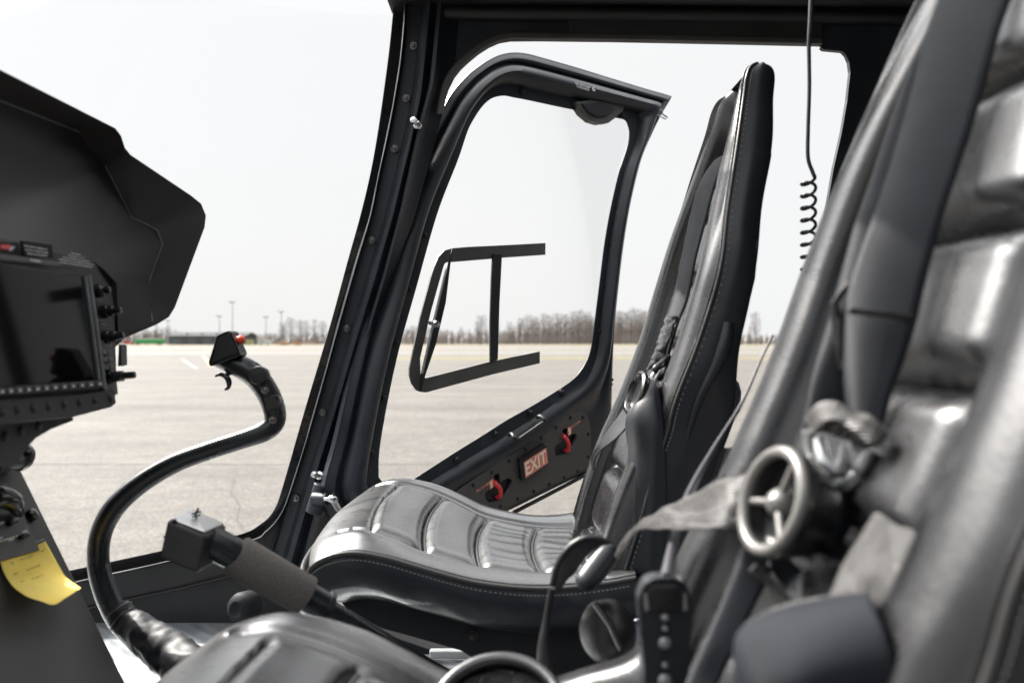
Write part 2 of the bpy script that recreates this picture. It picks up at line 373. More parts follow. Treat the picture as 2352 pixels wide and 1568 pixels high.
# trees: bare winter crowns
bark = mat('bare_bark', (.13, .115, .105), .9); twig = mat('bare_twigs', (.19, .168, .155), .9, var=(.4, .2)); twigw = mat('tawny_twigs', (.30, .20, .13), .9)  # tree colours kept pale to carry the distance haze
def tree_parts(h, spread, seed, n=150):
    rnd = random.Random(seed); tr, cr = MB(), MB()
    tr.tube([(0, 0, 0), (.1, 0, h * .35), (-.1, .1, h * .7), (0, 0, h * .95)], [h * .016, h * .012, h * .007, h * .002], 6)
    for i in range(9):
        z0 = h * rnd.uniform(.25, .7); a = rnd.uniform(0, 6.28); l_ = h * rnd.uniform(.2, .34)
        e = V((math.cos(a) * l_ * .55 * spread, math.sin(a) * l_ * .55 * spread, z0 + l_ * .85))
        tr.tube([(0, 0, z0), (V((0, 0, z0)).lerp(e, .5) + V((0, 0, -.03 * h))), e], [h * .006, h * .004, h * .0015], 4)
    for i in range(n):
        z0 = h * rnd.uniform(.28, .97); a = rnd.uniform(0, 6.28); k = 1 - abs(z0 / h - .6) * 1.3
        r0 = rnd.random() ** .6 * h * .2 * spread * max(k, .15)
        c = V((math.cos(a) * r0, math.sin(a) * r0, z0)); b = rnd.uniform(-.7, .7)
        tip = c + V((math.cos(a + b) * .8, math.sin(a + b) * .8, 1.5)).normalized() * h * rnd.uniform(.05, .14)
        sd = V((-math.sin(a), math.cos(a), 0)) * h * .0045
        cr.add([c - sd, c + sd, tip], [(0, 1, 2)]); sd2 = V((math.cos(a), math.sin(a), 0)) * h * .0045
        cr.add([c - sd2, c + sd2, tip], [(0, 1, 2)])
    return tr, cr
bases = []
for kx in range(4):
    t = thing('bare_tree', 'tmp', 'tree', (0, 0, 0), 'bare trees along the far edge of the field')
    tr, cr = tree_parts(16, [1, .7, 1.3, .85][kx], 11 + kx, [230, 180, 300, 230][kx])
    tr.build('trunk', bark, t); cr.build('crown', twigw if kx == 9 else twig, t); bases.append(t)
def wood_top(x):      # photo column -> crown-top row
    return lerpk([(-400, 752), (250, 750), (330, 755), (400, 752), (420, 768), (450, 762), (620, 764), (760, 762), (900, 752), (990, 748), (1050, 758), (1100, 755), (1160, 757), (1185, 740),
                  (1200, 728), (1250, 730), (1300, 724), (1360, 716), (1410, 716), (1450, 712), (1500, 722), (1640, 758), (1700, 765), (1780, 767), (2800, 755)], x)
tl = [(x, y) for x, y in [(648, 741), (652, 745), (668, 730), (690, 735), (704, 737), (722, 734), (740, 738), (1003, 742), (1060, 752), (1098, 738), (1106, 724), (1142, 742), (1170, 740),
      (1196, 730), (1212, 724), (1230, 728), (1248, 721), (1262, 724), (1280, 720), (1297, 722), (1315, 716), (1330, 712), (1345, 716), (1420, 715), (1436, 717), (1450, 708), (1468, 711), (1482, 714), (1735, 718), (1722, 752), (948, 748), (975, 745),
      (335, 748), (360, 746), (385, 750)]]
used = set()
marks = {1106: 'tall lone bare tree standing above the low wood, seen through the open door window', 1735: 'thin lone bare tree seen between the two seat backs',
         648: 'bare tree beside the tall lamp mast left of the black post', 668: 'full bare tree just right of the second tall lamp mast'}
for i, (x, y) in enumerate(tl):
    kx = i % 4; d = 455 + (i * 37) % 40; h = EZ + (CY - y) / F * d
    if kx in used:
        src = bases[kx]; o = src.copy(); C.objects.link(o)
        for ch in list(src.children): c = ch.copy(); C.objects.link(c); c.parent = o
    else: o = bases[kx]; used.add(kx)
    o.location = ((x - CX) / F * d, d, 0); o.scale = (h / 16,) * 3; o.rotation_euler = (0, 0, i * 1.3)
    side = 'seen through the door window' if 900 < x < 1400 else ('seen between the door and the far seat' if 1400 < x < 1600 else 'left of the black door post')
    order = sorted(q[0] for q in tl if (900 < q[0] < 1400) == (900 < x < 1400) and (1400 < q[0] < 1600) == (1400 < x < 1600))
    rank = ['first', 'second', 'third', 'fourth', 'fifth', 'sixth', 'seventh', 'eighth', 'ninth', 'tenth', 'eleventh', 'twelfth', 'thirteenth', 'fourteenth', 'fifteenth', 'sixteenth', 'seventeenth', 'eighteenth', 'nineteenth', 'twentieth'][order.index(x)]
    o['label'] = marks.get(x, f'bare tree, {rank} from left {side}')
# far wood, one mass
wd = MB(); rnd = random.Random(5)
for i in range(5200):
    x = rnd.uniform(-500, 2900); d = rnd.uniform(490, 620)
    h = max(2.5, EZ + (CY - wood_top(x)) / F * d) * rnd.uniform(.55, 1.02)
    X = (x - CX) / F * d; wv = rnd.uniform(.12, .3)
    wd.add([(X - wv, d, 0), (X + wv, d, 0), (X + rnd.uniform(-.4, .4), d + rnd.uniform(-1, 1), h)], [(0, 1, 2)])
    for k in range(9):
        z = h * rnd.uniform(.35, .92); s_ = rnd.choice((-1, 1)); l_ = h * rnd.uniform(.06, .14)
        wd.add([(X, d, z), (X, d, z + .35), (X + s_ * l_ * .7, d + rnd.uniform(-l_, l_), z + l_)], [(0, 1, 2)])
woodm = mat('far_twigs', (.20, .178, .168), .95, var=(.03, .25))  # haze over the wood put into this pale colour
kind(wd.build('far_wood', woodm), 'stuff')
us = MB(); rows = []
for i in range(500):
    x = -500 + 3400 * i / 499; d = 640; X = (x - CX) / F * d
    h = max(2.0, EZ + (CY - wood_top(x)) / F * d) * (.55 + .25 * nz((i * .3, 0, 0)) + .1 * nz((i * 1.9, 3, 0)))
    rows.append([V((X, d - 14, 0)), V((X, d - 9, h * .7)), V((X, d, h)), V((X, d + 9, h * .6)), V((X, d + 12, 0))])
us.grid(rows); o_ = kind(us.build('undergrowth', mat('undergrowth', (.16, .145, .14), .95, var=(.15, .3))), 'stuff')
# hangar
def fx(x, d): return (x - CX) / F * d
hg = thing('hangar', 'long low grey hangar with pale roof on the far side of the field', 'hangar', (fx(475, 430), 430, 0))
x0, x1 = fx(388, 430), fx(562, 430); hh = 4.4
MB().box(((x0 + x1) / 2, 440, hh / 2), x1 - x0, 20, hh).build('wall', mat('grey_cladding', (.10, .11, .125), .7, bump=[(3, .3, 'w')], var=(.3, .15)), hg)
rf = MB(); rf.prism([[V((x0 - .8, 429.2, hh)), V((x0 - .8, 440, hh + 2)), V((x0 - .8, 450.8, hh))]], (x1 - x0 + 1.6, 0, 0)); rf.build('roof', mat('pale_metal_roof', (.06, .06, .062), .95, spec=.1), hg)
for i in range(5):
    q = x0 + (x1 - x0) * (.1 + .2 * i); MB().box((q, 429.93, 1.7), 4.2, .16, 3.4).build('hangar_door', mat('hangar_door_grey', (.13, .14, .15), .6) if i == 0 else bpy.data.materials['hangar_door_grey'], hg)
for i in range(4):
    MB().box((x0 + (x1 - x0) * (.2 + .2 * i), 434, hh + 1.1), .9, .9, .9).build('roof_vent', 'greymetal', hg)
# trailers and vehicles far away
def wheels(root, xs, y, r=.5):
    wb = MB().lathe((0, 0, 0), (0, 1, 0), [(-.15, 0), (-.15, r * .9), (-.1, r), (.1, r), (.15, r * .9), (.15, 0)], 14)
    for x in xs:
        m2 = MB(); m2.v = [v + V((x, y, r)) for v in wb.v]; m2.f = wb.f; m2.build('wheel', 'rubber', root)
t = thing('green_trailer', 'long bright green trailer with white top beside the grey hangar', 'trailer', (fx(342, 420), 420, 0))
a, b = fx(310, 420), fx(375, 420)
MB().box(((a + b) / 2, 421, 1.75), b - a, 2.4, 2.0).build('body', mat('green_paint', (.06, .38, .12), .4), t, bevel=.05)
MB().box(((a + b) / 2, 421, 2.98), b - a - .5, 2.2, .45).build('cover', mat('white_tarp', (.6, .62, .6), .6), t)
wheels(t, [a + 1, a + 2.2, b - 1.2, b - 2.4], 419.9)
t = thing('red_truck', 'small red truck parked left of the green trailer', 'truck', (fx(297, 420), 420, 0))
a, b = fx(284, 420), fx(308, 420)
MB().box(((a + b) / 2 + .8, 421, 1.0), (b - a) * .65, 2, .9).build('bed', mat('red_truck_paint', (.42, .05, .04), .4), t, bevel=.05)
MB().prism([[V((a, 420, .6)), V((a, 420, 1.4)), V((a + .4, 420, 2.1)), V((a + 1.7, 420, 2.1)), V((a + 1.8, 420, .6))]], (0, 2, 0)).build('cab', bpy.data.materials['red_truck_paint'], t, bevel=.05)
wheels(t, [a + .8, b - .8], 419.9, .45)
t = thing('white_van', 'white van parked right of the grey hangar', 'van', (fx(607, 410), 410, 0))
a, b = fx(593, 410), fx(621, 410); vw = mat('white_van_paint', (.6, .62, .63), .4)
MB().prism([[V((a, 410, .4)), V((a, 410, 1.5)), V((a + .9, 410, 2.4)), V((b, 410, 2.4)), V((b, 410, .4))]], (0, 2, 0)).build('body', vw, t, bevel=.08)
MB().box((a + 1.7, 409.97, 1.9), 1.4, .06, .55).build('window', 'screen', t); wheels(t, [a + 1.1, b - 1.1], 409.9, .4)
for i, (xc, lab) in enumerate([(653, 'orange freight crate on the far verge, left of the two'), (683, 'orange freight crate on the far verge, right of the two')]):
    t = thing('freight_crate', lab, 'crate', (fx(xc, 380), 380, 0), 'orange crates beyond the taxiway')
    MB().box((fx(xc, 380), 380, .8), 3.6, 1.6, 1.2).build('crate_body', mat('orange_crate_paint', (.48, .24, .12), .6) if i == 0 else bpy.data.materials['orange_crate_paint'], t, bevel=.04)
    for q in (-1.2, 0, 1.2): MB().box((fx(xc, 380) + q, 380, .1), .2, 1.6, .2).build('skid', 'foam', t)
# bushes
def bush(xc, yt, yb, d, wdt, col, lab):
    t = thing('bush', lab, 'bush', (fx(xc, d), d, 0)); rn = random.Random(int(xc)); mb = MB(); h = EZ + (CY - yt) / F * d
    for i in range(260):
        a, e = rn.uniform(0, 6.28), rn.uniform(0, 1); r_ = math.sqrt(rn.random())
        c = V((fx(xc, d) + math.cos(a) * r_ * wdt / 2, d + math.sin(a) * r_ * wdt / 2, h * e * (1 - .5 * r_ * r_)))
        q = [c + V((rn.uniform(-.3, .3), rn.uniform(-.3, .3), rn.uniform(-.3, .35))) for _ in range(3)]
        mb.add(q, [(0, 1, 2)])
    mb.build('foliage', mat('bush_' + str(int(xc)), col, .9), t)
    MB().tube([(fx(xc, d), d, 0), (fx(xc, d), d, h * .7)], [.12, .04], 5).build('stem', bark, t)
bush(573, 777, 791, 415, 4.2, (.35, .34, .12), 'pale yellow green bush at the right end of the hangar')
bush(606, 763, 790, 440, 3.5, (.36, .22, .13), 'tawny autumn bush rising behind the white van')
bush(713, 778, 790, 425, 7, (.33, .23, .17), 'reddish brown bush just left of the black door post')
bush(640, 780, 790, 425, 8, (.28, .22, .17), 'brown bush between the white van and the orange crates')
# lamp masts
lm = mat('galvanised_mast', (.22, .23, .25), .6)
for x, y, d, lab in [(534, 693, 400, 'tallest flood lamp mast, rising behind the control stick head'), (504, 725, 440, 'short lamp mast left of the tallest one'),
                     (611, 727, 440, 'thin lamp mast above the white van'), (646, 715, 420, 'second tall flood lamp mast, nearest the black post'), (386, 735, 450, 'faint lamp mast above the left end of the hangar')]:
    h = EZ + (CY - y) / F * d; t = thing('lamp_mast', lab, 'lamp mast', (fx(x, d), d, 0), 'lamp masts behind the hangar')
    MB().tube([(fx(x, d), d, 0), (fx(x, d), d, h)], [.22, .13], 8).build('pole', lm, t)
    hd = MB().lathe((fx(x, d), d, h), (0, 0, 1), [(-.5, .3), (-.3, 1.1), (.1, 1.2), (.3, .5)], 10)
    for k in range(4): hd.box((fx(x, d) - 1.2 + .8 * k, d - .6, h - .1), .5, .5, .5)
    hd.build('lamp_head', lm, t)

# ================================================================= CABIN
cab = thing('helicopter_cabin', 'black cabin shell with slanted door post, roof rail, sill and floor', 'helicopter cabin', (0, 2.1, .9))
E0 = [(-60, 913), (0, 905), (100, 895), (180, 885), (300, 868), (400, 850), (500, 826), (600, 798), (750, 757), (950, 697), (1140, 643)]
E1 = [(-60, 934), (0, 931), (96, 928), (240, 905), (346, 883), (499, 851), (599, 819), (746, 777), (847, 751), (972, 715), (1026, 701), (1135, 665), (1340, 600)]
E2 = [(-60, 986), (0, 982), (224, 960), (320, 941), (499, 896), (631, 857), (775, 813), (951, 762), (1055, 728), (1320, 650)]
E3 = [(-60, 1012), (0, 1009), (192, 990), (288, 963), (480, 922), (631, 883), (935, 791), (1052, 758), (1320, 690)]
E4 = [(-60, 1062), (0, 1058), (150, 1044), (240, 1022), (400, 979), (501, 951), (567, 927), (720, 883), (919, 822), (1141, 768), (1320, 728)]
rows = []
for i in range(70):
    y = -60 + (1340 + 60) * i / 69
    e1, e2, e3, e4 = (lerpk(k, y) for k in (E1, E2, E3, E4)); m12 = e2 - e1; m23 = e3 - e2; m34 = e4 - e3
    prof = [(e1 - 3, 2.18), (e1 - 3, 2.085), (e1 + .03 * m12, 2.080), (e1 + .12 * m12, 2.092), (e1 + .70 * m12, 2.092), (e1 + .82 * m12, 2.075), (e2 - .05 * m12, 2.056), (e2 + .25 * m23, 2.055),
            (e2 + .55 * m23, 2.072), (e2 + .72 * m23, 2.078), (e3 - .1 * m23, 2.066), (e3 + .12 * m34, 2.064), (e3 + .4 * m34, 2.085), (e3 + .9 * m34, 2.10), (e4, 2.104), (e4, 2.16)]
    rows.append([P(x, y, d) for x, d in prof])
MB().grid(rows, closed_v=True).build('door_post', 'paint', cab, smooth=True, autos=40)
# glossy windscreen side frame sweeping from the post into the sill
Wo = [(913, -60), (905, 0), (895, 100), (885, 180), (868, 300), (850, 400), (826, 500), (798, 600), (757, 750), (697, 950), (648, 1120), (628, 1172), (598, 1203), (545, 1228), (380, 1262), (250, 1290), (100, 1322), (-150, 1376)]
Wi = [(938, -60), (933, 0), (925, 100), (915, 180), (893, 300), (871, 400), (851, 499), (821, 599), (779, 746), (722, 951), (672, 1115), (645, 1182), (610, 1222), (575, 1242), (384, 1290), (250, 1320), (100, 1354), (-150, 1410)]
rows = []
so, si = catmull([V((*p, 0)) for p in Wo], 90), catmull([V((*p, 0)) for p in Wi], 90)
for a, b in zip(so, si):
    q = lambda t, d: P(a.x + (b.x - a.x) * t, a.y + (b.y - a.y) * t, d)
    rows.append([q(0, 2.17), q(0, 2.122), q(.03, 2.118), q(.80, 2.122), q(.88, 2.10), q(.95, 2.085), q(1.0, 2.08), q(1.06, 2.088), q(1.08, 2.13)])
MB().grid(rows, closed_v=True).build('windscreen_frame', 'gloss', cab, smooth=True, autos=45)
rows = [[P(a.x + (b.x - a.x) * t, a.y + (b.y - a.y) * t, d) for t, d in ((.90, 2.083), (.97, 2.072), (1.04, 2.076), (1.06, 2.09))] for a, b in zip(so, si)]
MB().grid(rows, closed_v=True).build('trim_bead', 'paint', cab, smooth=True)
# header with rounded corner, rear post
open_edge = [(1016, 253), (1027, 208), (1043, 176), (1058, 157), (1075, 141), (1098, 122), (1123, 106), (1146, 96), (1171, 91.5), (1230, 91), (1412, 93), (1660, 98), (1888, 103), (1886, 109), (1892, 114), (1935, 118), (1943, 126), (1950, 142), (1953, 165),
             (1946, 230), (1934, 300), (1915, 385), (1892, 520), (1850, 780), (1800, 1100), (1775, 1320)]
pd = 2.105
MB().prism([[P(x, y, pd) for x, y in [(1040, -90)] ][:0] + [P(x, y, pd) for x, y in [(1000, -90), (1000, 300)] + open_edge + [(2500, 1320), (2500, -90)]]], (0, .016, 0)).build('door_header', 'paint', cab, bevel=.001)
# inner lip following the opening
lo = [(1030, 262), (1042, 214), (1058, 184), (1090, 150), (1135, 119), (1172, 107), (1240, 105), (1412, 107), (1660, 112), (1888, 117)]
oe = [(1018, 262), (1027, 208), (1043, 176), (1075, 141), (1123, 106), (1171, 91.5), (1230, 91), (1412, 93), (1660, 98), (1888, 103)]
def outn(p, k): # push away from opening
    x, y = p; return (x - k * (1 if x < 1160 else 0) * .8, y - k * (1 if x > 1060 else .35))
rows = []
for a in catmull([V((*p, 0)) for p in oe], 70):
    k = 1.0 if a.x > 1180 else .9
    nx, ny = (0, -1) if a.x > 1175 else (V((a.x - 1190, a.y - 262, 0)).normalized().x, V((a.x - 1190, a.y - 262, 0)).normalized().y)
    qq = lambda t, d: P(a.x + nx * t, a.y + ny * t, d)
    rows.append([qq(0, 2.12), qq(0, 2.09), qq(3, 2.086), qq(12, 2.086), qq(17, 2.092), qq(19, 2.106)])
MB().grid(rows).build('opening_lip', 'darkgrey', cab, smooth=True, autos=45)
for yy, r_, dd, x0_, nm in ((34, 15, 2.09, 1010, 'roof_rail'), (-14, 22, 2.06, 1060, 'roof_rail')):
    MB().tube([P(x0_, yy - 4, dd), P(1400, yy, dd), P(1900, yy + 6, dd), P(2400, yy + 12, dd)], r_ / F * 2.1, 12, 20).build(nm, 'matte', cab, smooth=True)
MB().prism([[P(1306, 22, 2.088), P(1306, 86, 2.088), P(1890, 100, 2.088), P(1890, 34, 2.088)]], (0, .02, 0)).build('rail_cover', 'matte', cab, bevel=.003)
# rear post trim
rows = [[P(x + o_, y, d) for o_, d in ((0, 2.10), (2, 2.085), (60, 2.08), (64, 2.10))] for y, x in ((150, 2065), (165, 2035), (220, 2010), (400, 1975), (700, 1915), (1000, 1865))]
MB().grid(rows).build('post_trim', 'paint', cab, smooth=True)
# roof panel (over the whole cabin) with two skylight openings
def rp(x, y): return V((x, y, 2.47))
outer = [rp(-.30, .30), rp(1.5, .30), rp(1.5, 2.15), rp(-.30, 2.15)]
h1 = [rp(-.12, 1.25), rp(-.12, 1.85), rp(.50, 1.85), rp(.50, 1.25)]; h2 = [rp(-.12, .42), rp(-.12, .98), rp(.50, .98), rp(.50, .42)]
MB().prism([outer, h1, h2], (0, 0, .04)).build('roof_panel', 'matte', cab)
for hq in (h1, h2): MB().poly([p + V((0, 0, .02)) for p in hq]).build('skylight', mat('tinted_acrylic_skin', (.1, .1, .1)) if False else 'glass', cab)
MB().prism([[V((1.25, .35, .95)), V((1.25, 2.1, .95)), V((1.25, 2.1, 2.46)), V((1.25, .35, 2.46))]], (.04, 0, 0)).build('rear_bulkhead', 'matte', cab)
# side wall below the windscreen, floor, sill
wallp = [(-150, 1395), (100, 1350), (384, 1290), (575, 1242), (612, 1220), (645, 1182), (672, 1112), (705, 1100), (700, 1330), (640, 1700), (-150, 1700)]
MB().prism([[P(x, y, 2.11) for x, y in wallp]], (0, .06, 0)).build('side_wall', 'matte', cab)
MB().tube([P(-150, 1470, 2.10), P(250, 1387, 2.10), P(420, 1350, 2.10), P(560, 1315, 2.10)], .004, 8).build('wall_seam', 'rubber', cab)
MB().grid([[V((x, y, .955)) for y in (.3, 1.0, 1.6, 2.11)] for x in (-1.9, -1.0, -.2, .5, 1.5)]).build('floor', 'floorpaint', cab)
MB().prism([[P(x, y, 2.02) for x, y in [(812, 1402), (868, 1402), (920, 1423), (1110, 1498), (1140, 1530), (900, 1530), (830, 1425)]]], (0, .05, 0)).build('door_sill', 'greymetal', cab, bevel=.003)
MB().prism([[P(x, y, 1.9) for x, y in [(840, 1440), (1015, 1500), (1115, 1505), (1115, 1520), (1010, 1515), (835, 1452)]]], (0, .08, 0)).build('sill_rail', 'matte', cab, bevel=.003)
MB().box(P(1050, 1500, 1.86), .12, .02, .018).build('white_guide', 'white', cab, bevel=.003)
inst(SCREW, 'screw', cab, P(910, 1444, 2.015), (0, -1, .2), 1.4)
# windscreen: curved acrylic bubble ahead of the post
rows = []
for i in range(9):
    t = i / 8; a = t * math.pi / 2
    X = -.30 - 1.25 * math.sin(a); Y = 2.15 - 1.0 * (1 - math.cos(a)); 
    rows.append([V((lerpk([(0, -.80), (.3, -.55), (.6, -.36), (1, -.28)], k / 7) - 1.25 * math.sin(a) * (1 - .3 * k / 7), Y, 1.05 + 1.42 * k / 7)) for k in range(8)])
MB().grid(rows).build('windscreen', 'glass', cab, smooth=True)
# screws, ball studs on the post
for x, y in [(950, 106), (933, 226), (906, 342), (853, 552), (796, 754), (740, 946), (679, 1143)]:
    inst(SCREW, 'screw', cab, P(x, y, 2.088), (-.2, -1, 0), 1.25)
for x, y in [(941, 322), (928, 360), (900, 505), (852, 640), (806, 806), (765, 970), (727, 1058), (706, 1180), (940, 240), (925, 480), (958, 210)]:
    inst(RIVET, 'rivet', cab, P(x, y, 2.088), (-.1, -1, 0), 1.0)
def stud(x, y, d, root):
    c = P(x, y, d); ax = V((-.3, -1, .25)).normalized()
    MB().lathe(c + ax * -.012, ax, [(0, .010), (.006, .010), (.008, .005), (.018, .0045), (.021, .0075), (.026, .0095), (.032, .0075), (.034, 0)], 18).build('ball_stud', 'steel', root, smooth=True)
stud(956, 284, 2.04, cab); stud(730, 1091, 2.03, cab)
# strut bracket and gas strut
brk = MB().tube([P(742, 1112, 2.03), P(722, 1178, 2.03)], 21 / F * 2.03, 18).build('strut_bracket', 'paint', cab, smooth=True, bevel=.002)
MB().tube([P(724, 1146, 2.01), P(752, 1146, 1.99)], [17 / F * 2, 13 / F * 2], 14).build('bracket_arm', 'paint', cab, smooth=True)
MB().lathe(P(764, 1146, 1.98), (-1, 0, 0), [(-.012, 0), (-.011, .005), (-.006, .0095), (0, .0115), (.006, .0095), (.011, .005), (.02, .004)], 16).build('ball_joint', 'steel', cab, smooth=True)
MB().tube([P(764, 1146, 1.98), P(775, 1166, 2.0)], .010, 12).tube([P(775, 1166, 2.0), P(905, 1330, 2.2)], .007, 12).build('gas_strut', 'steel', cab, smooth=True)

# ================================================================= DOOR
u = V((math.cos(R(38)), math.sin(R(38)), 0)); dn = V((u.y, -u.x, 0))
DP = Plane((-.2985, 2.12, 0), dn)
D = lambda x, y, off=0.: DP.hit(x, y, off)
door = thing('cabin_door', 'open black cabin door with clear window and red exit sign', 'door', tuple(D(1200, 1180)))
pairs = [((745, 1120), (868, 1085), 0), ((775, 1000), (873, 1010), 0), ((815, 820), (908, 830), 0), ((862, 640), (956, 655), 0), ((905, 480), (1003, 490), 0), ((968, 340), (1050, 368), 0),
         ((1016, 253), (1072, 303), 0), ((1040, 212), (1086, 275), 0), ((1075, 173), (1101, 252), 0), ((1100, 153), (1113, 238), 0), ((1123, 138), (1126, 228), 0), ((1150, 126), (1140, 223), 0), ((1180, 121), (1158, 221), 0), ((1212, 124), (1178, 225), 0), ((1250, 134), (1210, 231), 0), ((1330, 157), (1290, 248), 0),
         ((1411, 182), (1370, 264), 0), ((1490, 206), (1415, 272), 0), ((1538, 220), (1433, 277), 0), ((1541, 226), (1440, 290), 0), ((1520, 262), (1443, 305), 0), ((1500, 302), (1440, 332), 0), ((1478, 350), (1428, 370), 0), ((1463, 400), (1418, 400), 0),
         ((1445, 480), (1400, 480), 0), ((1432, 560), (1386, 560), 0), ((1422, 640), (1376, 640), 0), ((1412, 740), (1366, 720), 0.05), ((1408, 820), (1357, 790), .1), ((1406, 880), (1345, 828), .3), ((1404, 940), (1317, 868), .6), ((1398, 990), (1267, 903), .9),
         ((1386, 1040), (1210, 937), 1), ((1383, 1062), (1160, 965), 1), ((1370, 1073), (1100, 1003), 1), ((1290, 1112), (1040, 1040), 1), ((1180, 1166), (990, 1072), 1), ((1060, 1225), (930, 1110), 1), ((940, 1250), (905, 1118), 1), ((810, 1240), (885, 1112), .5), ((760, 1190), (872, 1100), .1)]
up_prof = [(0, -.02), (0, .000), (.05, .002), (.10, .010), (.16, .013), (.21, .010), (.24, .002), (.28, .002), (.33, .020), (.40, .033), (.50, .040), (.60, .038), (.69, .028), (.745, .010), (.755, .006), (.97, .005), (1, .004), (1, .003)]
lo_prof = [(0, -.02), (0, .000), (.02, .004), (.10, .006), (.20, .006), (.30, .006), (.38, .006), (.44, .006), (.50, .007), (.56, .010), (.62, .016), (.68, .022), (.74, .026), (.79, .024), (.83, .016), (.86, .007), (1, .005), (1, .004)]
na = len(up_prof); rows = []
oc = catmull([V((*p[0], p[2])) for p in pairs], 260, True); ic = catmull([V((*p[1], p[2])) for p in pairs], 260, True)
for a, b in zip(oc, ic):
    wl = max(0, min(1, a.z)); r_ = []
    for (s0, h0), (s1, h1_) in zip(up_prof, lo_prof):
        s_ = s0 + (s1 - s0) * wl; h = h0 + (h1_ - h0) * wl
        r_.append(D(a.x + (b.x - a.x) * s_, a.y + (b.y - a.y) * s_) + dn * h)
    rows.append(r_)
MB().grid(rows, closed_v=True, closed_u=True).build('door_frame', 'paint', door, smooth=True, autos=38)
ring = [D(p[1][0], p[1][1], -.003) for p in pairs]
ctr = sum(ring, V()) / len(ring)
wf = D(1140, 640, -.008)
MB().poly([p + (p - ctr) * .02 for p in ring]).build('window_pane', 'doorglass', door)
# screws along the window flange
for x, y in [(1291, 901), (1219, 948), (1139, 997), (1049, 1055), (976, 540), (942, 664), (911, 787), (881, 914), (852, 1039), (1201, 210), (1325, 242), (1430, 264), (1447, 372), (1418, 478), (1403, 560), (1391, 660), (1376, 760)]:
    hh_ = .012 if y < 800 and x > 1100 else .010
    inst(DSCREW, 'screw', door, D(x, y, .008), dn, 1.45 if y > 880 or y < 300 else 1.0)
# lamp cover at the head of the door
lc = [(1322, 234), (1340, 262), (1358, 277), (1380, 284), (1400, 282), (1416, 270), (1432, 256), (1436, 244), (1380, 226)]
MB().prism([[D(x, y, .022) for x, y in lc]], -dn * .03).build('latch_cover', 'darkgrey', door, bevel=.004)
MB().prism([[D(x, y, .028) for x, y in [(1338, 238), (1352, 257), (1372, 268), (1395, 266), (1414, 250), (1380, 232)]]], -dn * .01).build('latch_pocket', 'matte', door, bevel=.002)
# hardware at rear upper corner
MB().prism([[D(x, y, .03) for x, y in [(1503, 250), (1520, 252), (1524, 260), (1518, 266), (1498, 262)]]], -dn * .015).build('latch_plate', 'steel', door, bevel=.0015)
MB().tube([D(1522, 262, .02), D(1534, 270, .03)], .004, 8).tube([D(1518, 268, .02), D(1530, 274, .03)], .003, 8).build('latch_pin', 'steel', door, smooth=True)
# small white wording on the head of the door
text_quad('DO NOT SLAM\nCLOSE DOOR', [D(1321, 189, .041), D(1355, 199, .041), D(1354, 210, .041), D(1324, 200, .041)], 'stencil_text', 'white', door, bold=.03)
text_quad('6', [D(1359, 199, .041), D(1366, 201, .041), D(1368, 211, .041), D(1361, 209, .041)], 'stencil_text', 'white', door, bold=.02)
# exit panel with two recesses
cv = lambda x, y: (659 + .3201 * x, 847 + .3201 * y)
zz = lambda x, y: ((1140 + x * 300 / 2352) * .9412, (1010 + y * 300 / 2352) * .9412)
op = [(1043, 1133), (1120, 1079), (1220, 1011), (1300, 954), (1318, 943.5), (1332, 943), (1344, 950), (1353, 963), (1357, 985), (1358, 1052), (1353, 1067), (1341, 1078), (1187, 1154), (1158, 1171), (1090, 1206), (1050, 1220), (1036, 1190), (1036, 1145)]
r2 = [zz(*p) for p in [(1830, 300), (1900, 265), (1940, 290), (1925, 430), (2010, 385), (2060, 370), (2095, 400), (2090, 480), (2040, 580), (1960, 700), (1880, 760), (1760, 800), (1700, 790), (1680, 720), (1680, 640), (1720, 590), (1825, 520)]]
r1 = [zz(p[0] - 1310, p[1] + 868) for p in [(1830, 300), (1900, 265), (1940, 290), (1945, 430), (2010, 395), (2090, 360), (2155, 370), (2180, 430), (2130, 560), (2040, 690), (1920, 780), (1760, 830), (1690, 790), (1660, 720), (1660, 640), (1720, 590), (1825, 520)]]
OFF = .020
MB().prism([[D(x, y, OFF) for x, y in op], [D(x, y, OFF) for x, y in r1], [D(x, y, OFF) for x, y in r2]], -dn * .013).build('exit_panel', 'exitp', door, bevel=.0015)
for cx_, cy_ in [(2125, 348), (2035, 350), (1932, 420), (1825, 495), (1713, 575), (1595, 657), (1468, 742), (1337, 832), (2162, 467), (2162, 627), (2088, 735), (1990, 780), (1883, 828), (1772, 878), (1657, 932), (1535, 988)]:
    x, y = cv(cx_, cy_); inst(BOLT, 'bolt', door, D(x, y, OFF), dn, .75)
# exit sign
fr = [zz(*p) for p in [(1010, 870), (1480, 560), (1545, 640), (1560, 930), (1080, 1280), (1040, 1230)]]
MB().prism([[D(x, y, OFF + .014) for x, y in fr]], -dn * .014).build('exit_sign_frame', 'plastic', door, bevel=.002)
q = [D(*zz(*p), OFF + .0155) for p in [(1085, 925), (1515, 640), (1548, 930), (1118, 1225)]]
sg = MB().prism([q], -dn * .001).build('exit_sign', 'signred', door); sg['label'] = 'red exit sign with cream letters'
q = [D(*zz(*p), OFF + .0162) for p in [(1108, 935), (1500, 680), (1528, 912), (1135, 1182)]]
text_quad('EXIT', q, 'exit_letters', 'cream', door, bold=.012)
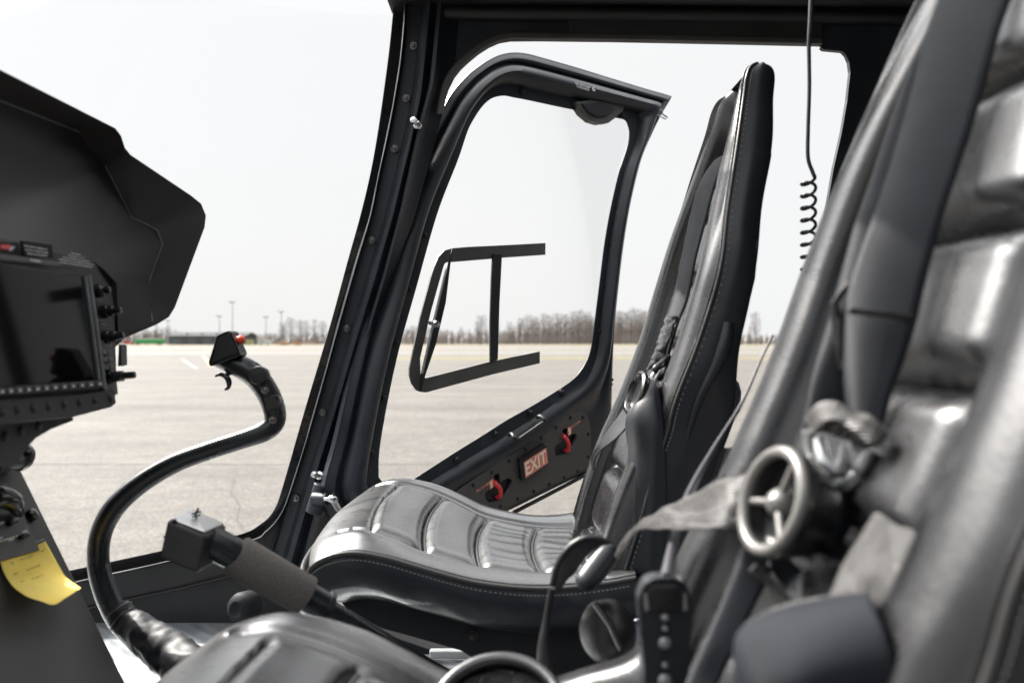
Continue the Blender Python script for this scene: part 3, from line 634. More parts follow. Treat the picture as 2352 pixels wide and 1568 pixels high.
# red levers
for k, pts_ in enumerate([[(1830, 400), (1860, 440), (1925, 530), (1940, 620), (1930, 690), (1870, 705)], [(520, 1290), (545, 1330), (615, 1405), (640, 1480), (630, 1570), (570, 1590)]]):
    pp = [D(*zz(*p), OFF + o_) for p, o_ in zip(pts_, (-.01, .004, .012, .012, .008, -.008))]
    MB().tube(pp, .0062, 8, 24, up=V((0, 0, 1))).build('release_lever', 'red', door, smooth=True)
q = [D(*zz(*p), OFF + .001) for p in [(1965, 245), (2165, 110), (2170, 150), (1975, 290)]]
text_quad('PULL TO OPEN', q, 'lever_text', 'placard', door, bold=.03)
q = [D(*zz(*p), OFF + .001) for p in [(175, 1455), (425, 1290), (432, 1340), (190, 1500)]]
text_quad('PULL TO OPEN', q, 'lever_text', 'placard', door, bold=.03)
for pts_, ar in (([(1925, 260), (1990, 240), (1995, 375), (1935, 420)], [(1955, 280), (1985, 320), (1968, 320), (1972, 385), (1955, 390), (1950, 325), (1935, 330)]),
                 ([(425, 1290), (495, 1240), (520, 1380), (445, 1440)], [(462, 1285), (490, 1330), (474, 1335), (482, 1405), (464, 1412), (458, 1340), (440, 1345)])):
    MB().prism([[D(*zz(*p), OFF + .0012) for p in pts_]], -dn * .001).build('arrow_placard', 'placard', door)
    MB().prism([[D(*zz(*p), OFF + .002) for p in ar]], -dn * .0006).build('arrow', 'cream', door)
# grab handle
hp = [zz(*p) for p in [(800, 400), (860, 385), (900, 450), (980, 480), (1050, 445), (1400, 200), (1480, 150), (1470, 100), (1400, 45), (1340, 60)]]
MB().tube([D(x, y, .022 + (.03 if 1 < i < 8 else (.015 if i in (1, 8) else 0))) for i, (x, y) in enumerate(hp)], .0055, 10, 60).build('grab_handle', 'matte', door, smooth=True)
# bottom lip / seal strip
MB().tube([D(1392, 1064, .004), D(1290, 1119, .004), D(1180, 1176, .004)], .006, 8, 20).build('door_seal', 'rubber', door, smooth=True)
MB().box(D(1386, 1073, .005), .03, .012, .012, (u, dn, V((0, 0, 1)))).build('striker', 'alu', door)
for x, y in [(1406, 872), (1404, 882), (1402, 893)]: inst(BOLT, 'bolt', door, D(x, y, .006), dn, .7)
# vent window: framed opening in the pane
of = [(1253, 558), (1160, 563), (1075, 567), (1040, 570), (1021, 575), (1008, 589), (999, 610), (992, 631), (966, 727), (944, 829), (941, 845), (941, 861), (946, 880), (957, 896), (967, 900), (979, 901), (1130, 860), (1240, 834),
      (1240, 807), (1146, 826), (1123, 831), (979, 868), (971, 866), (966, 858), (965, 823), (990, 715), (1018, 615), (1021, 606), (1027, 602), (1037, 602), (1133, 594), (1154, 592), (1253, 585)]
vt = MB().prism([[D(x, y, -.002) for x, y in of]], -dn * .006).build('vent_frame', 'darkgrey', door, bevel=.0015)
MB().prism([[D(x, y, .004) for x, y in [(1133, 582), (1154, 582), (1152, 620), (1148, 700), (1144, 826), (1127, 832), (1127, 740), (1130, 640)]]], -dn * .008).build('vent_post', 'matte', vt, bevel=.002)
MB().prism([[D(x, y, .010) for x, y in [(1039, 572), (1035, 604), (1024, 695), (1001, 791), (976, 865), (968, 898), (962, 897), (971, 845), (1000, 720), (1022, 640)]]], -dn * .004).build('vent_flap', 'matte', vt)
MB().tube([D(1025, 618, .014), D(998, 730, .016), D(969, 857, .014)], .003, 8).build('flap_hinge', 'alu', vt, smooth=True)
MB().tube([D(989, 742, .01), D(994, 743, .035)], .006, 10).lathe(D(1001, 744, .035), dn, [(-.006, 0), (-.006, .008), (0, .0105), (.008, .008), (.01, 0)], 14).build('vent_knob', 'steel', vt, smooth=True)

# ================================================================= SEATS
def second(o, m, test):
    o.data.materials.append(M[m]); off = ORG[root_of(o).name]
    for f in o.data.polygons:
        if test(f.center + off): f.material_index = 1
def seat():
    root = thing('crew_seat', 'far black leather crew seat with quilted cushion, nearest the open door', 'seat', (0, 1.55, .955), 'black leather crew seats')
    # --- cushion
    st = [ # xe, xc, zp, zs_n, zc, zs_f, zf
        (-.275, -.300, 1.215, 1.21, 1.21, 1.21, 1.215), (-.298, -.325, 1.255, 1.255, 1.255, 1.255, 1.255), (-.303, -.337, 1.292, 1.295, 1.298, 1.298, 1.292), (-.298, -.330, 1.315, 1.322, 1.326, 1.326, 1.318),
        (-.272, -.300, 1.331, 1.340, 1.348, 1.350, 1.338), (-.235, -.245, 1.337, 1.347, 1.358, 1.362, 1.350), (-.19, -.19, 1.330, 1.333, 1.345, 1.353, 1.348), (-.145, -.145, 1.317, 1.312, 1.326, 1.338, 1.337),
        (-.10, -.10, 1.304, 1.298, 1.310, 1.317, 1.318), (-.055, -.055, 1.293, 1.286, 1.292, 1.295, 1.298), (0, 0, 1.286, 1.279, 1.281, 1.282, 1.285), (.045, .045, 1.284, 1.275, 1.275, 1.275, 1.279),
        (.09, .09, 1.286, 1.274, 1.273, 1.272, 1.280), (.14, .14, 1.292, 1.275, 1.273, 1.273, 1.288), (.185, .185, 1.30, 1.28, 1.275, 1.275, 1.30)]
    grid = []
    for i, (xe, xc, zp, zn, zc, zf_, zf) in enumerate(st):
        m3 = lambda t: xe + (xc - xe) * t; fr_ = min(1, max(0, (i - 1) / 4)); bul = .012 * fr_
        sk = .085 if i > 4 else .02 + .016 * i; tk = .012 if i > 2 else .03
        grid.append([V((xe + .01, 1.315 + tk * .4, min(zp - sk, zp - .005))), V((xe, 1.285, zp - sk * .75)), V((xe, 1.272, zp - sk * .4)), V((m3(.05), 1.277, zp - .004)), V((m3(.1), 1.285, zp + .004 * fr_)), V((m3(.35), 1.325, (zp + zn) / 2 + bul)),
                     V((m3(.6), 1.365, zn + .004 * fr_)), V((m3(.85), 1.44, zn * .6 + zc * .4)), V((m3(1), 1.55, zc)), V((m3(.85), 1.65, zf_ * .6 + zc * .4)), V((m3(.6), 1.72, zf_ + .003 * fr_)), V((m3(.35), 1.765, (zf_ + zf) / 2 + bul)), V((m3(.05), 1.805, zf)), V((xe, 1.82, zf - sk * .5)), V((xe + .01, 1.80, zf - sk))])
    seams = [-.235, -.145, -.055, .045, .135]
    def quilt(p, uu, vv):
        h = .0006 * nz(p, 11) + .0002 * nz(p, 50)
        if 1.372 < p.y < 1.718 and p.z > 1.26:
            xs = p.x - .014 * ((p.y - 1.545) / .17) ** 2 + .008      # seams bow forward at the middle
            lat = min(1, min(p.y - 1.372, 1.718 - p.y) / .035)
            for k in range(4):
                a, b = seams[k], seams[k + 1]
                if a <= xs < b:
                    e = min(xs - a, b - xs); t = min(1, e / .022)
                    h += (.0125 * math.sin(t * math.pi / 2) * math.sin(lat * math.pi / 2)) - .0055 - .0045 * math.exp(-(e / .005) ** 2)
                    if k >= 2: h += .0011 * math.sin(p.y * 150 + 5 * nz(p, 9)) * t * lat + .0012 * nz(V((p.x * 3, p.y * 45, 0)), 1)
                    else: h += .0016 * nz(V((p.x * 25, p.y * 9, k)), 1) * t
        elif 1.355 < p.y < 1.735 and p.z > 1.26 and uu > .3: h -= .003
        if p.z > 1.26 and -.26 < p.x < .17: h -= .0055 * (math.exp(-((p.y - 1.370) / .0045) ** 2) + math.exp(-((p.y - 1.720) / .0045) ** 2))
        if vv < .22 and p.y < 1.30: h += .0022 * nz(V((p.x * 26 + p.z * 30, p.z * 12, 3)), 1)       # slack folds in the skirt
        return h
    rws = sheet_rows(grid, 300, 170, lambda p, a, b: -quilt(p, a, b))
    # orientation check: normal must point up at the centre
    nn = (rws[151][85] - rws[149][85]).cross(rws[150][86] - rws[150][84])
    if nn.z > 0: rws = sheet_rows(grid, 300, 170, quilt)
    cu_ = MB().grid(rws).build('cushion', 'seatleather', root, smooth=True, autos=80)
    second(cu_, 'leather_side', lambda p: p.y < 1.279 or (p.z < 1.289 and p.x < -.27) or p.z < 1.255 or p.y > 1.812)
    top_ = [p for r_ in rws[40:] for p in r_[40:130]]
    for s_ in seams[1:4]:
        ln = []
        for k in range(22):
            y = 1.378 + (1.713 - 1.378) * k / 21; x = s_ + .014 * ((y - 1.545) / .17) ** 2 - .008
            z_ = min(p.z for p in top_ if abs(p.x - x) < .005 and abs(p.y - y) < .005); ln.append(V((x, y, z_ + .0030)))
        MB().tube(catmull([(ln[max(i - 1, 0)] + ln[i] * 2 + ln[min(i + 1, 21)]) / 4 for i in range(22)], 50), .0028, 8).build('seam_welt', 'piping', root, smooth=True)
    pipe = catmull([g_[3] for g_ in grid[2:]], 90)
    wrap = catmull([V((st[2][0] + .003, 1.50 + .3, st[2][2])), V((st[2][1] - .002, 1.68, 1.297)), V((st[2][1] - .004, 1.5, 1.297)), V((st[2][1] + .004, 1.37, 1.295)), V((-.318, 1.30, 1.292)), pipe[3]], 40)
    MB().tube([p + V((0, -.002, .001)) for p in wrap[:-1] + pipe[3:]], .0038, 8).build('piping', 'piping', root, smooth=True)
    sm = MB()
    for i in range(4, 88):
        p = pipe[i] + V((0, -.003, -.009)); t = (pipe[i + 1] - pipe[i - 1]).normalized(); sm.box(p, .0034, .0018, .0011, (t, V((0, 1, 0)), t.cross(V((0, 1, 0)))))
    sm.build('stitching', 'thread', root)
    # --- base body under the cushion
    prof = [(-.270, 1.250), (-.250, 1.225), (-.205, 1.205), (-.15, 1.19), (-.08, 1.17), (-.02, 1.13), (0.0, .96), (.30, .96), (.32, 1.25), (.20, 1.275), (0, 1.255), (-.15, 1.27), (-.25, 1.275)]
    MB().prism([[V((x, 1.325, z)) for x, z in prof]], (0, .46, 0)).build('seat_base', 'base', root, bevel=.008)
    inst(BOLT, 'bolt', root, V((-.06, 1.323, 1.195)), (0, -1, 0), 1.2)
    # --- backrest
    Z = [1.235, 1.30, 1.374, 1.45, 1.507, 1.56, 1.653, 1.76, 1.856, 1.965, 2.045, 2.085, 2.104, 2.112]
    Xf = [.112, .128, .150, .178, .204, .227, .262, .294, .320, .352, .375, .386, .396, .410]
    Xs = [.16, .172, .195, .215, .235, .249, .285, .318, .336, .360, .378, .386, .395, .409]
    Xb = [.25, .27, .29, .31, .328, .341, .352, .376, .392, .418, .430, .436, .434, .424]
    dN = [1.30, 1.30, 1.30, 1.30, 1.30, 1.30, 1.30, 1.305, 1.33, 1.365, 1.395, 1.405, 1.412, 1.418]
    dF = [1.80, 1.80, 1.80, 1.80, 1.80, 1.80, 1.80, 1.795, 1.77, 1.71, 1.65, 1.63, 1.615, 1.60]
    grid = []
    for i, z in enumerate(Z):
        a, b = dN[i], dF[i]; bw = min(.10, (b - a) * .30); c = (a + b) / 2; zt = min(z, 1.965 + .012 * (i - 9) if i > 9 else z)
        xc = Xf[i] + (.036 if i < 12 else .02)
        side = lambda d, s_: [V((Xb[i], d + .015 * s_, z)), V((Xb[i] - .004, d + .002 * s_, z)), V((Xb[i] * .45 + Xs[i] * .55, d - .006 * s_, z)), V((Xs[i], d, z)), V((Xs[i] - .006, d + .003 * s_, z)), V((Xf[i] + .006, d + .018 * s_, z)), V((Xf[i], d + .045 * s_ * bw / .1, z)), V((Xf[i] + .008, d + .078 * s_ * bw / .1, z)), V((xc, d + bw * s_, (z + zt) / 2))]
        L = side(a, 1); Rr = side(b, -1); Rr.reverse()
        grid.append(L + [V((xc - .004, c - (b - a) * .12, zt)), V((xc - .004, c + (b - a) * .12, zt))] + Rr)
    zs = [1.29, 1.41, 1.53, 1.645, 1.757, 1.87, 1.985]
    def bq(p, uu, vv):
        h = .0003 * nz(p, 9)
        i = max(0, min(len(Z) - 2, next((k for k in range(len(Z) - 1) if Z[k] <= p.z <= Z[k + 1]), 0)))
        t = (p.z - Z[i]) / (Z[i + 1] - Z[i]); a = dN[i] + (dN[i + 1] - dN[i]) * t; b = dF[i] + (dF[i + 1] - dF[i]) * t; bw = min(.10, (b - a) * .3)
        if .25 < vv < .75 and a + bw < p.y < b - bw and p.z < 1.985:
            lat = min(1, min(p.y - a - bw, b - bw - p.y) / .035)
            for k in range(6):
                if zs[k] <= p.z < zs[k + 1]:
                    e = min(p.z - zs[k], zs[k + 1] - p.z); tt = min(1, e / .026)
                    h += .024 * math.sin(tt * math.pi / 2) ** .8 * math.sin(lat * math.pi / 2) - .012 - .005 * math.exp(-(e / .005) ** 2)
        if .15 < vv < .85 and 1.28 < p.z < 1.99: h -= .007 * (math.exp(-((p.y - a - bw) / .005) ** 2) + math.exp(-((p.y - b + bw) / .005) ** 2))
        if vv < .2: h += .0035 * nz(V((p.x * 20, p.z * 9, 1)), 1) * (1 if p.z < 1.95 else .4)
        return h
    rws = sheet_rows(grid, 260, 170, bq)
    nn = (rws[131][85] - rws[129][85]).cross(rws[130][86] - rws[130][84])
    if nn.x > 0: rws = sheet_rows(grid, 260, 170, lambda p, a, b: -bq(p, a, b))
    mb = MB().grid(rws)
    n_, m_ = 260, 170
    mb.add([rws[i][0] for i in range(n_)] + [rws[i][-1] for i in range(n_)], [(i, i + 1, n_ + i + 1, n_ + i) for i in range(n_ - 1)])
    top = rws[-1]; mb.add(top, [(j, j + 1, m_ - 2 - j, m_ - 1 - j) for j in range(m_ // 2 - 1)])
    bo_ = mb.build('backrest', 'leather', root, smooth=True, autos=80)
    second(bo_, 'leather_side', lambda p: p.y < 1.55 and p.x > lerpk(list(zip(Z, Xs)), p.z) + .001 and p.y < lerpk(list(zip(Z, dN)), p.z) + .03)
    for side, cl in ((3, 'n'), (len(grid[0]) - 4, 'f')):
        line = catmull([g_[side] for g_ in grid], 120); off = V((0, -.002 if cl == 'n' else .002, 0))
        MB().tube([p + off for p in line[6:-1]], .0028, 8).build('piping', 'piping', root, smooth=True)
        if cl == 'n':
            sm = MB()
            for i in range(8, 114):
                p = line[i] + V((.007, -.0035, 0)); t = (line[i + 1] - line[i - 1]).normalized(); sm.box(p, .0034, .0012, .0009, (t, V((0, 1, 0)), t.cross(V((0, 1, 0)))))
            sm.build('stitching', 'thread', root)
    # --- rigid back shell
    sp = [(1745, 545), (1736, 640), (1702, 780), (1692, 850), (1693, 880), (1702, 900), (1694, 950), (1660, 1040), (1625, 1130), (1575, 1290), (1545, 1400), (1420, 1500), (1455, 1300), (1540, 1060), (1600, 900), (1640, 790), (1700, 620)]
    MB().prism([[P(x, y, 1.312) for x, y in sp]], (0, .47, 0)).build('back_shell', 'paint', root, bevel=.004)
    MB().tube([P(1672, 742, 1.30), P(1664, 790, 1.295), P(1640, 850, 1.293), P(1600, 930, 1.295), P(1570, 1040, 1.30), P(1545, 1180, 1.30)], [.010, .012, .009, .006, .005, .004], 10, 30).build('shell_rim', 'leather_side', root, smooth=True)
    MB().lathe(P(1662, 857, 1.308), (0, -1, 0), [(0, 0), (0, .012), (.004, .012), (.006, .0095), (.007, 0)], 18).build('pivot_bolt', 'darkgrey', root, smooth=True)
    # recliner linkage behind the shell
    hook = [(1688, 868), (1698, 880), (1703, 900), (1702, 925), (1697, 938), (1700, 945), (1690, 955), (1680, 948), (1679, 936), (1690, 920), (1690, 900), (1683, 884)]
    MB().prism([[P(x, y, 1.50) for x, y in hook]], (0, .01, 0)).build('recliner_hook', 'greymetal', root, bevel=.001)
    lk = [(1668, 1030), (1692, 1028), (1672, 1110), (1645, 1090)]
    MB().prism([[P(x, y, 1.45) for x, y in lk]], (0, .02, 0)).build('recliner_arm', 'greymetal', root, bevel=.001)
    MB().prism([[P(x, y, 1.46) for x, y in [(1640, 1088), (1668, 1100), (1655, 1150), (1630, 1140)]]], (0, .02, 0)).build('recliner_arm', 'greymetal', root, bevel=.001)
    MB().lathe(P(1635, 1155, 1.40), (0, -1, 0), [(0, .017), (.012, .017), (.013, .012), (.008, .011), (.008, 0)], 18).build('pivot_ring', 'greymetal', root, smooth=True)
    MB().lathe(P(1637, 1154, 1.39), (0, -1, 0), [(0, .009), (.005, .008), (.007, 0)], 14).build('pivot_cap', 'brass', root, smooth=True)
    return root
s1 = seat()
s2 = s1.copy(); C.objects.link(s2); s2.location = s1.location + V((-.026, -.88, -.010)); s2.rotation_euler = (0, R(2.5), 0)
for ch in list(s1.children):
    c = ch.copy(); C.objects.link(c); c.parent = s2
s2['label'] = 'near black leather crew seat in the right foreground, out of focus'

# ================================================================= HARNESSES
def web(L, Rr, name, parent, m='webbing', n=70, k=10, fn=None, th=.0022):
    return MB().grid(ribbon(L, Rr, n, k, fn)).build(name, m, parent, smooth=True, solid=th, autos=80)
hf = thing('seat_harness', 'black webbing harness with round buckle hanging on the far seat', 'seat harness', tuple(P(1480, 900, 1.45)), 'seat harnesses')
web([P(1672, 352, 1.58), P(1640, 372, 1.57), P(1606, 425, 1.54), P(1585, 500, 1.52), P(1566, 590, 1.50), P(1545, 690, 1.47), P(1522, 760, 1.45), P(1503, 830, 1.43)],
    [P(1690, 356, 1.55), P(1664, 372, 1.53), P(1642, 430, 1.50), P(1624, 500, 1.48), P(1600, 590, 1.46), P(1582, 680, 1.44), P(1556, 750, 1.42), P(1532, 838, 1.41)], 'shoulder_strap', hf,
    fn=lambda p, a, b: V((0, 0, 0)) + V((-.006 * math.sin(b * math.pi), 0, 0)))
web([P(1583, 530, 1.60), P(1566, 560, 1.59), P(1560, 600, 1.58), P(1553, 650, 1.56), P(1538, 710, 1.53)], [P(1590, 560, 1.585), P(1578, 590, 1.58), P(1576, 620, 1.57), P(1566, 670, 1.55), P(1548, 725, 1.52)], 'shoulder_strap', hf)
# folded strap tail
web([P(1541, 722, 1.43), P(1530, 752, 1.425), P(1520, 780, 1.42), P(1511, 810, 1.415), P(1500, 838, 1.41), P(1492, 850, 1.41)], [P(1566, 726, 1.41), P(1556, 756, 1.405), P(1546, 784, 1.40), P(1537, 812, 1.40), P(1526, 834, 1.40), P(1518, 846, 1.40)], 'strap_tail', hf,
    fn=lambda p, a, b: V((-.006 - .004 * math.sin(b * 3.1), 0, 0)) + V((.004 * nz(V((p.z * 110, b * 2, 1)), 1), 0, 0)), n=80)
MB().tube([P(1535, 820, 1.40), P(1520, 835, 1.385), P(1505, 850, 1.38), P(1512, 868, 1.39), P(1530, 850, 1.40), P(1536, 824, 1.40)], .0065, 8, 30).build('adjuster', 'plastic', hf, smooth=True)
MB().tube([P(1516, 850, 1.38), P(1500, 878, 1.375)], .0035, 8).tube([P(1508, 846, 1.38), P(1494, 872, 1.375)], .003, 8).tube([P(1486, 866, 1.37), P(1512, 880, 1.37)], .003, 8).build('buckle_tongue', 'steel', hf, smooth=True)
# round buckle seen nearly edge-on
def rotary(c, ax, r, root, tilt=0):
    ax = V(ax).normalized(); a = (V((0, 0, 1)) - ax * ax.z).normalized(); b = ax.cross(a)
    MB().lathe(c, ax, [(-.030, 0), (-.030, r * .62), (-.026, r * .80), (-.012, r * .92), (0, r), (.006, r), (.009, r * .95), (.009, r * .82), (.003, r * .78), (-.006, r * .76), (-.006, 0)], 48).build('buckle_body', 'plastic', root, smooth=True, autos=35)
    MB().tube([c + ax * .007 + (a * math.cos(t) + b * math.sin(t)) * r * .89 for t in [2 * math.pi * k / 48 for k in range(49)]], r * .115, 10, cap=False).build('buckle_rim', 'silver', root, smooth=True)
    m = MB()
    for k in range(3):
        t = math.pi / 2 + k * 2 * math.pi / 3 + tilt; e = a * math.sin(t) + b * math.cos(t)
        m.tube([c + ax * .002, c + e * r * .82 + ax * .004], r * .075, 8)
    m.build('buckle_spokes', 'silver', root, smooth=True)
    MB().lathe(c, ax, [(-.004, r * .26), (.004, r * .25), (.008, r * .16), (.010, 0)], 20).build('buckle_hub', 'silver', root, smooth=True)
cb = P(1463, 902, 1.36)
MB().lathe(cb, (-.93, -.16, .33), [(-.014, 0), (-.014, .022), (-.010, .030), (0, .036), (.004, .036), (.006, .032), (.003, .028), (-.002, .026), (-.002, 0)], 36).build('buckle_body', 'plastic', hf, smooth=True, autos=35)
MB().lathe(cb + V((.012, 0, -.006)), (.93, .16, -.33), [(0, .034), (.012, .030), (.018, .018), (.018, 0)], 24).build('buckle_back', 'rubber', hf, smooth=True)
web([P(1432, 940, 1.37), P(1412, 968, 1.38), P(1385, 1005, 1.40), P(1366, 1035, 1.43), P(1358, 1058, 1.50), P(1362, 1080, 1.6)], [P(1452, 968, 1.345), P(1440, 982, 1.35), P(1412, 1010, 1.36), P(1385, 1030, 1.39), P(1368, 1050, 1.43), P(1364, 1078, 1.5)], 'lap_strap', hf)
# inboard leather pad hanging from the buckle
MB().grid(sheet_rows([[P(1493, 868, 1.36), P(1497, 866, 1.355), P(1502, 868, 1.35), P(1507, 874, 1.34)], [P(1466, 920, 1.35), P(1478, 905, 1.335), P(1498, 900, 1.325), P(1515, 918, 1.32)],
                      [P(1440, 965, 1.345), P(1462, 960, 1.32), P(1496, 965, 1.305), P(1524, 985, 1.30)], [P(1447, 1040, 1.34), P(1468, 1045, 1.315), P(1500, 1050, 1.30), P(1529, 1060, 1.297)],
                      [P(1443, 1120, 1.33), P(1464, 1125, 1.31), P(1498, 1130, 1.298), P(1530, 1140, 1.295)], [P(1436, 1210, 1.32), P(1460, 1215, 1.305), P(1494, 1225, 1.295), P(1527, 1240, 1.292)],
                      [P(1425, 1310, 1.31), P(1452, 1320, 1.30), P(1488, 1330, 1.293), P(1520, 1345, 1.29)]], 60, 30, lambda p, a, b: .003 * nz(V((p.x * 40, p.z * 6, 0)), 1))).build('belt_pad', 'leather_side', hf, smooth=True, solid=.006, autos=80)

hn = thing('seat_harness', 'wide dark harness straps and round spoked buckle on the near seat', 'seat harness', tuple(P(1800, 1155, .62)), 'seat harnesses')
wv = lambda p, a, b: V((-.006 * math.sin(b * math.pi), 0, 0))
web([P(2180, -60, .70), P(2135, 60, .69), P(2098, 200, .68), P(2062, 330, .67), P(2025, 450, .66), P(1985, 560, .65), P(1952, 660, .645), P(1943, 740, .64), P(1940, 860, .635), P(1950, 965, .63)],
    [P(2345, -60, .64), P(2300, 60, .635), P(2255, 220, .63), P(2205, 380, .625), P(2165, 500, .62), P(2128, 640, .615), P(2105, 740, .61), P(2080, 820, .61), P(2050, 900, .61), P(2030, 975, .61)], 'shoulder_strap', hn, fn=wv, n=110)
web([P(2150, 40, .73), P(2096, 150, .72), P(2040, 300, .71), P(2000, 420, .70), P(1965, 520, .69), P(1935, 640, .68), P(1905, 740, .67), P(1870, 860, .66), P(1845, 980, .655)],
    [P(2200, 40, .715), P(2140, 160, .705), P(2090, 300, .69), P(2052, 420, .68), P(2018, 520, .67), P(1975, 640, .66), P(1965, 740, .655), P(1962, 860, .65), P(1950, 980, .645)], 'shoulder_strap', hn, fn=wv, n=110)
MB().tube([P(1704, 1500, .520), P(1712, 1462, .535), P(1722, 1440, .548), P(1800, 1402, .548), P(1900, 1380, .538), P(1995, 1373, .522)], [.002, .003, .0035, .0035, .003, .002], 10, 40).build('pouch_edge', 'weblit', hn, smooth=True)  # bright top edge of the pouch, its highlight built as a paler tube
MB().prism([[P(x, y, .61) for x, y in [(1950, 706), (2100, 722), (2098, 736), (1948, 720)]]], (0, .004, 0)).build('strap_stitching', 'rubber', hn, bevel=.001)
MB().tube([P(1915, 700, .66), P(1935, 670, .655), P(1955, 650, .65)], .003, 8).tube([P(1916, 700, .66), P(1925, 780, .655), P(1940, 850, .65), P(1935, 790, .65), P(1930, 730, .652)], .004, 8).build('adjuster', 'plastic', hn, smooth=True)
# crumpled roll and metal link at the foot of the strap
web([P(1856, 968, .645), P(1880, 940, .63), P(1925, 930, .62), P(1960, 945, .61), P(1995, 958, .605), P(2014, 975, .605)],
    [P(1862, 1000, .645), P(1890, 985, .628), P(1925, 1000, .617), P(1955, 1008, .608), P(1985, 1022, .602), P(2010, 1000, .605)], 'strap_roll', hn, 'weblit',
    fn=lambda p, a, b: V((0, -.014 * math.sin(b * 3.14) + .006 * nz(V((p.x * 60, b * 2, 5)), 1), .006 * nz(V((p.x * 50, b * 3, 1)), 1))), n=80, k=20, th=.003)
MB().tube([P(1880, 1010, .64), P(1895, 1060, .63), P(1930, 1080, .625), P(1950, 1010, .62), P(1972, 1075, .615), P(1998, 1030, .61)], .0055, 10, 50).tube([P(1860, 990, .645), P(1866, 1040, .645), P(1900, 1080, .635), P(1940, 1110, .625), P(1975, 1085, .615)], .006, 10, 40).build('metal_link', 'alu', hn, smooth=True)
rotary(P(1792, 1155, .62), (-.93, -.22, .30), .041, hn, .35)
MB().grid(sheet_rows([[P(1860, 1040, .64), P(1930, 1080, .63), P(1960, 1120, .63)], [P(1860, 1160, .645), P(1920, 1170, .635), P(1955, 1180, .635)], [P(1830, 1270, .65), P(1880, 1280, .64), P(1920, 1240, .64)]], 20, 14)).build('buckle_pad', 'leather_side', hn, smooth=True, solid=.012)
# lap strap from buckle towards the far side of the seat
web([P(1760, 1082, .665), P(1700, 1098, .675), P(1650, 1112, .70), P(1580, 1145, .75), P(1500, 1180, .80), P(1455, 1212, .84), P(1430, 1245, .87), P(1415, 1275, .9)],
    [P(1752, 1196, .665), P(1694, 1226, .665), P(1640, 1226, .67), P(1570, 1216, .72), P(1500, 1206, .78), P(1458, 1222, .83), P(1436, 1256, .865), P(1422, 1290, .9)], 'lap_strap', hn, 'weblit',
    fn=lambda p, a, b: V((0, 0, .007 * nz(V((p.x * 34, b * 4, 0)), 1) + .004 * nz(V((p.x * 90, b * 7, 2)), 1))), n=120, k=24)
# near lap strap, lit on top
web([P(2010, 1180, .56), P(1975, 1235, .555), P(1935, 1300, .55), P(1905, 1370, .545), P(1850, 1420, .53)], [P(2120, 1230, .52), P(2125, 1320, .51), P(2120, 1400, .505), P(2060, 1450, .50), P(1960, 1470, .50)], 'lap_strap', hn, 'weblit',
    fn=lambda p, a, b: V((0, -.006 * math.sin(b * 3.14), .003 * nz(V((p.x * 30, b * 3, 0)), 1))), n=60, k=20)
MB().grid(sheet_rows([[P(1700, 1490, .52), P(1720, 1440, .55), P(1800, 1402, .55), P(1900, 1380, .54), P(2000, 1372, .52)], [P(1694, 1520, .50), P(1708, 1470, .505), P(1800, 1432, .50), P(1900, 1408, .49), P(2005, 1390, .48)],
                      [P(1700, 1700, .49), P(1740, 1600, .47), P(1820, 1560, .46), P(1920, 1530, .455), P(2050, 1510, .45)], [P(1700, 1850, .49), P(1760, 1800, .47), P(1840, 1760, .46), P(1940, 1740, .455), P(2070, 1720, .45)]], 40, 40)).build('belt_pouch', 'pad', hn, smooth=True, solid=.006)
web([P(1722, 1216, .665), P(1700, 1290, .655), P(1665, 1370, .645), P(1625, 1460, .635), P(1588, 1540, .63), P(1560, 1620, .62)], [P(1790, 1262, .655), P(1765, 1330, .645), P(1730, 1400, .635), P(1688, 1490, .625), P(1650, 1570, .62), P(1620, 1640, .61)], 'crotch_strap', hn, fn=wv)
web([P(1800, 1270, .65), P(1850, 1320, .64), P(1900, 1370, .62), P(1930, 1420, .61)], [P(1770, 1300, .64), P(1810, 1360, .63), P(1850, 1400, .61), P(1880, 1440, .60)], 'lap_strap', hn, fn=wv)
MB().tube([P(1728, 1302, .635), P(1775, 1345, .63), P(1815, 1392, .62)], .004, 10, 20).build('strap_edge', 'weblit', hn, smooth=True)

# ================================================================= HEADSETS AND CORDS
h1_ = thing('headset', 'black headset hanging by its band between the two seats', 'headset', tuple(P(1380, 1400, 1.0)), 'headsets')
web([P(1268, 1345, .95), P(1278, 1302, .95), P(1296, 1268, .95), P(1322, 1244, .95), P(1353, 1233, .95), P(1385, 1239, .95), P(1408, 1256, .95), P(1423, 1282, .955)],
    [P(1282, 1352, 1.03), P(1300, 1326, 1.03), P(1316, 1312, 1.03), P(1330, 1290, 1.03), P(1346, 1270, 1.03), P(1370, 1252, 1.03), P(1392, 1256, 1.03), P(1405, 1280, 1.03)], 'head_band', h1_, 'rubber', 80, 10, th=.006)
MB().tube([P(1400, 1256, .955), P(1396, 1270, .95), P(1370, 1305, .94), P(1346, 1335, .93), P(1338, 1346, .93)], [.008, .013, .014, .0125, .009], 16, 40).build('band_pad', 'leather_side', h1_, smooth=True)
MB().lathe(P(1392, 1450, .99), (-.75, -.6, .1), [(-.020, 0), (-.020, .030), (-.010, .036), (.006, .036), (.014, .030), (.019, .018), (.020, 0)], 30).build('ear_cup', 'rubber', h1_, smooth=True)
MB().tube([P(1366, 1384, .95), P(1400, 1430, .94), P(1428, 1490, .93)], .0035, 8).build('yoke', 'plastic', h1_, smooth=True)
MB().tube([P(1268, 1350, .93), P(1256, 1420, .93), P(1248, 1480, .925), P(1252, 1540, .92), P(1262, 1600, .92)], [.004, .004, .006, .009, .010], 8, 30).build('boom', 'rubber', h1_, smooth=True)
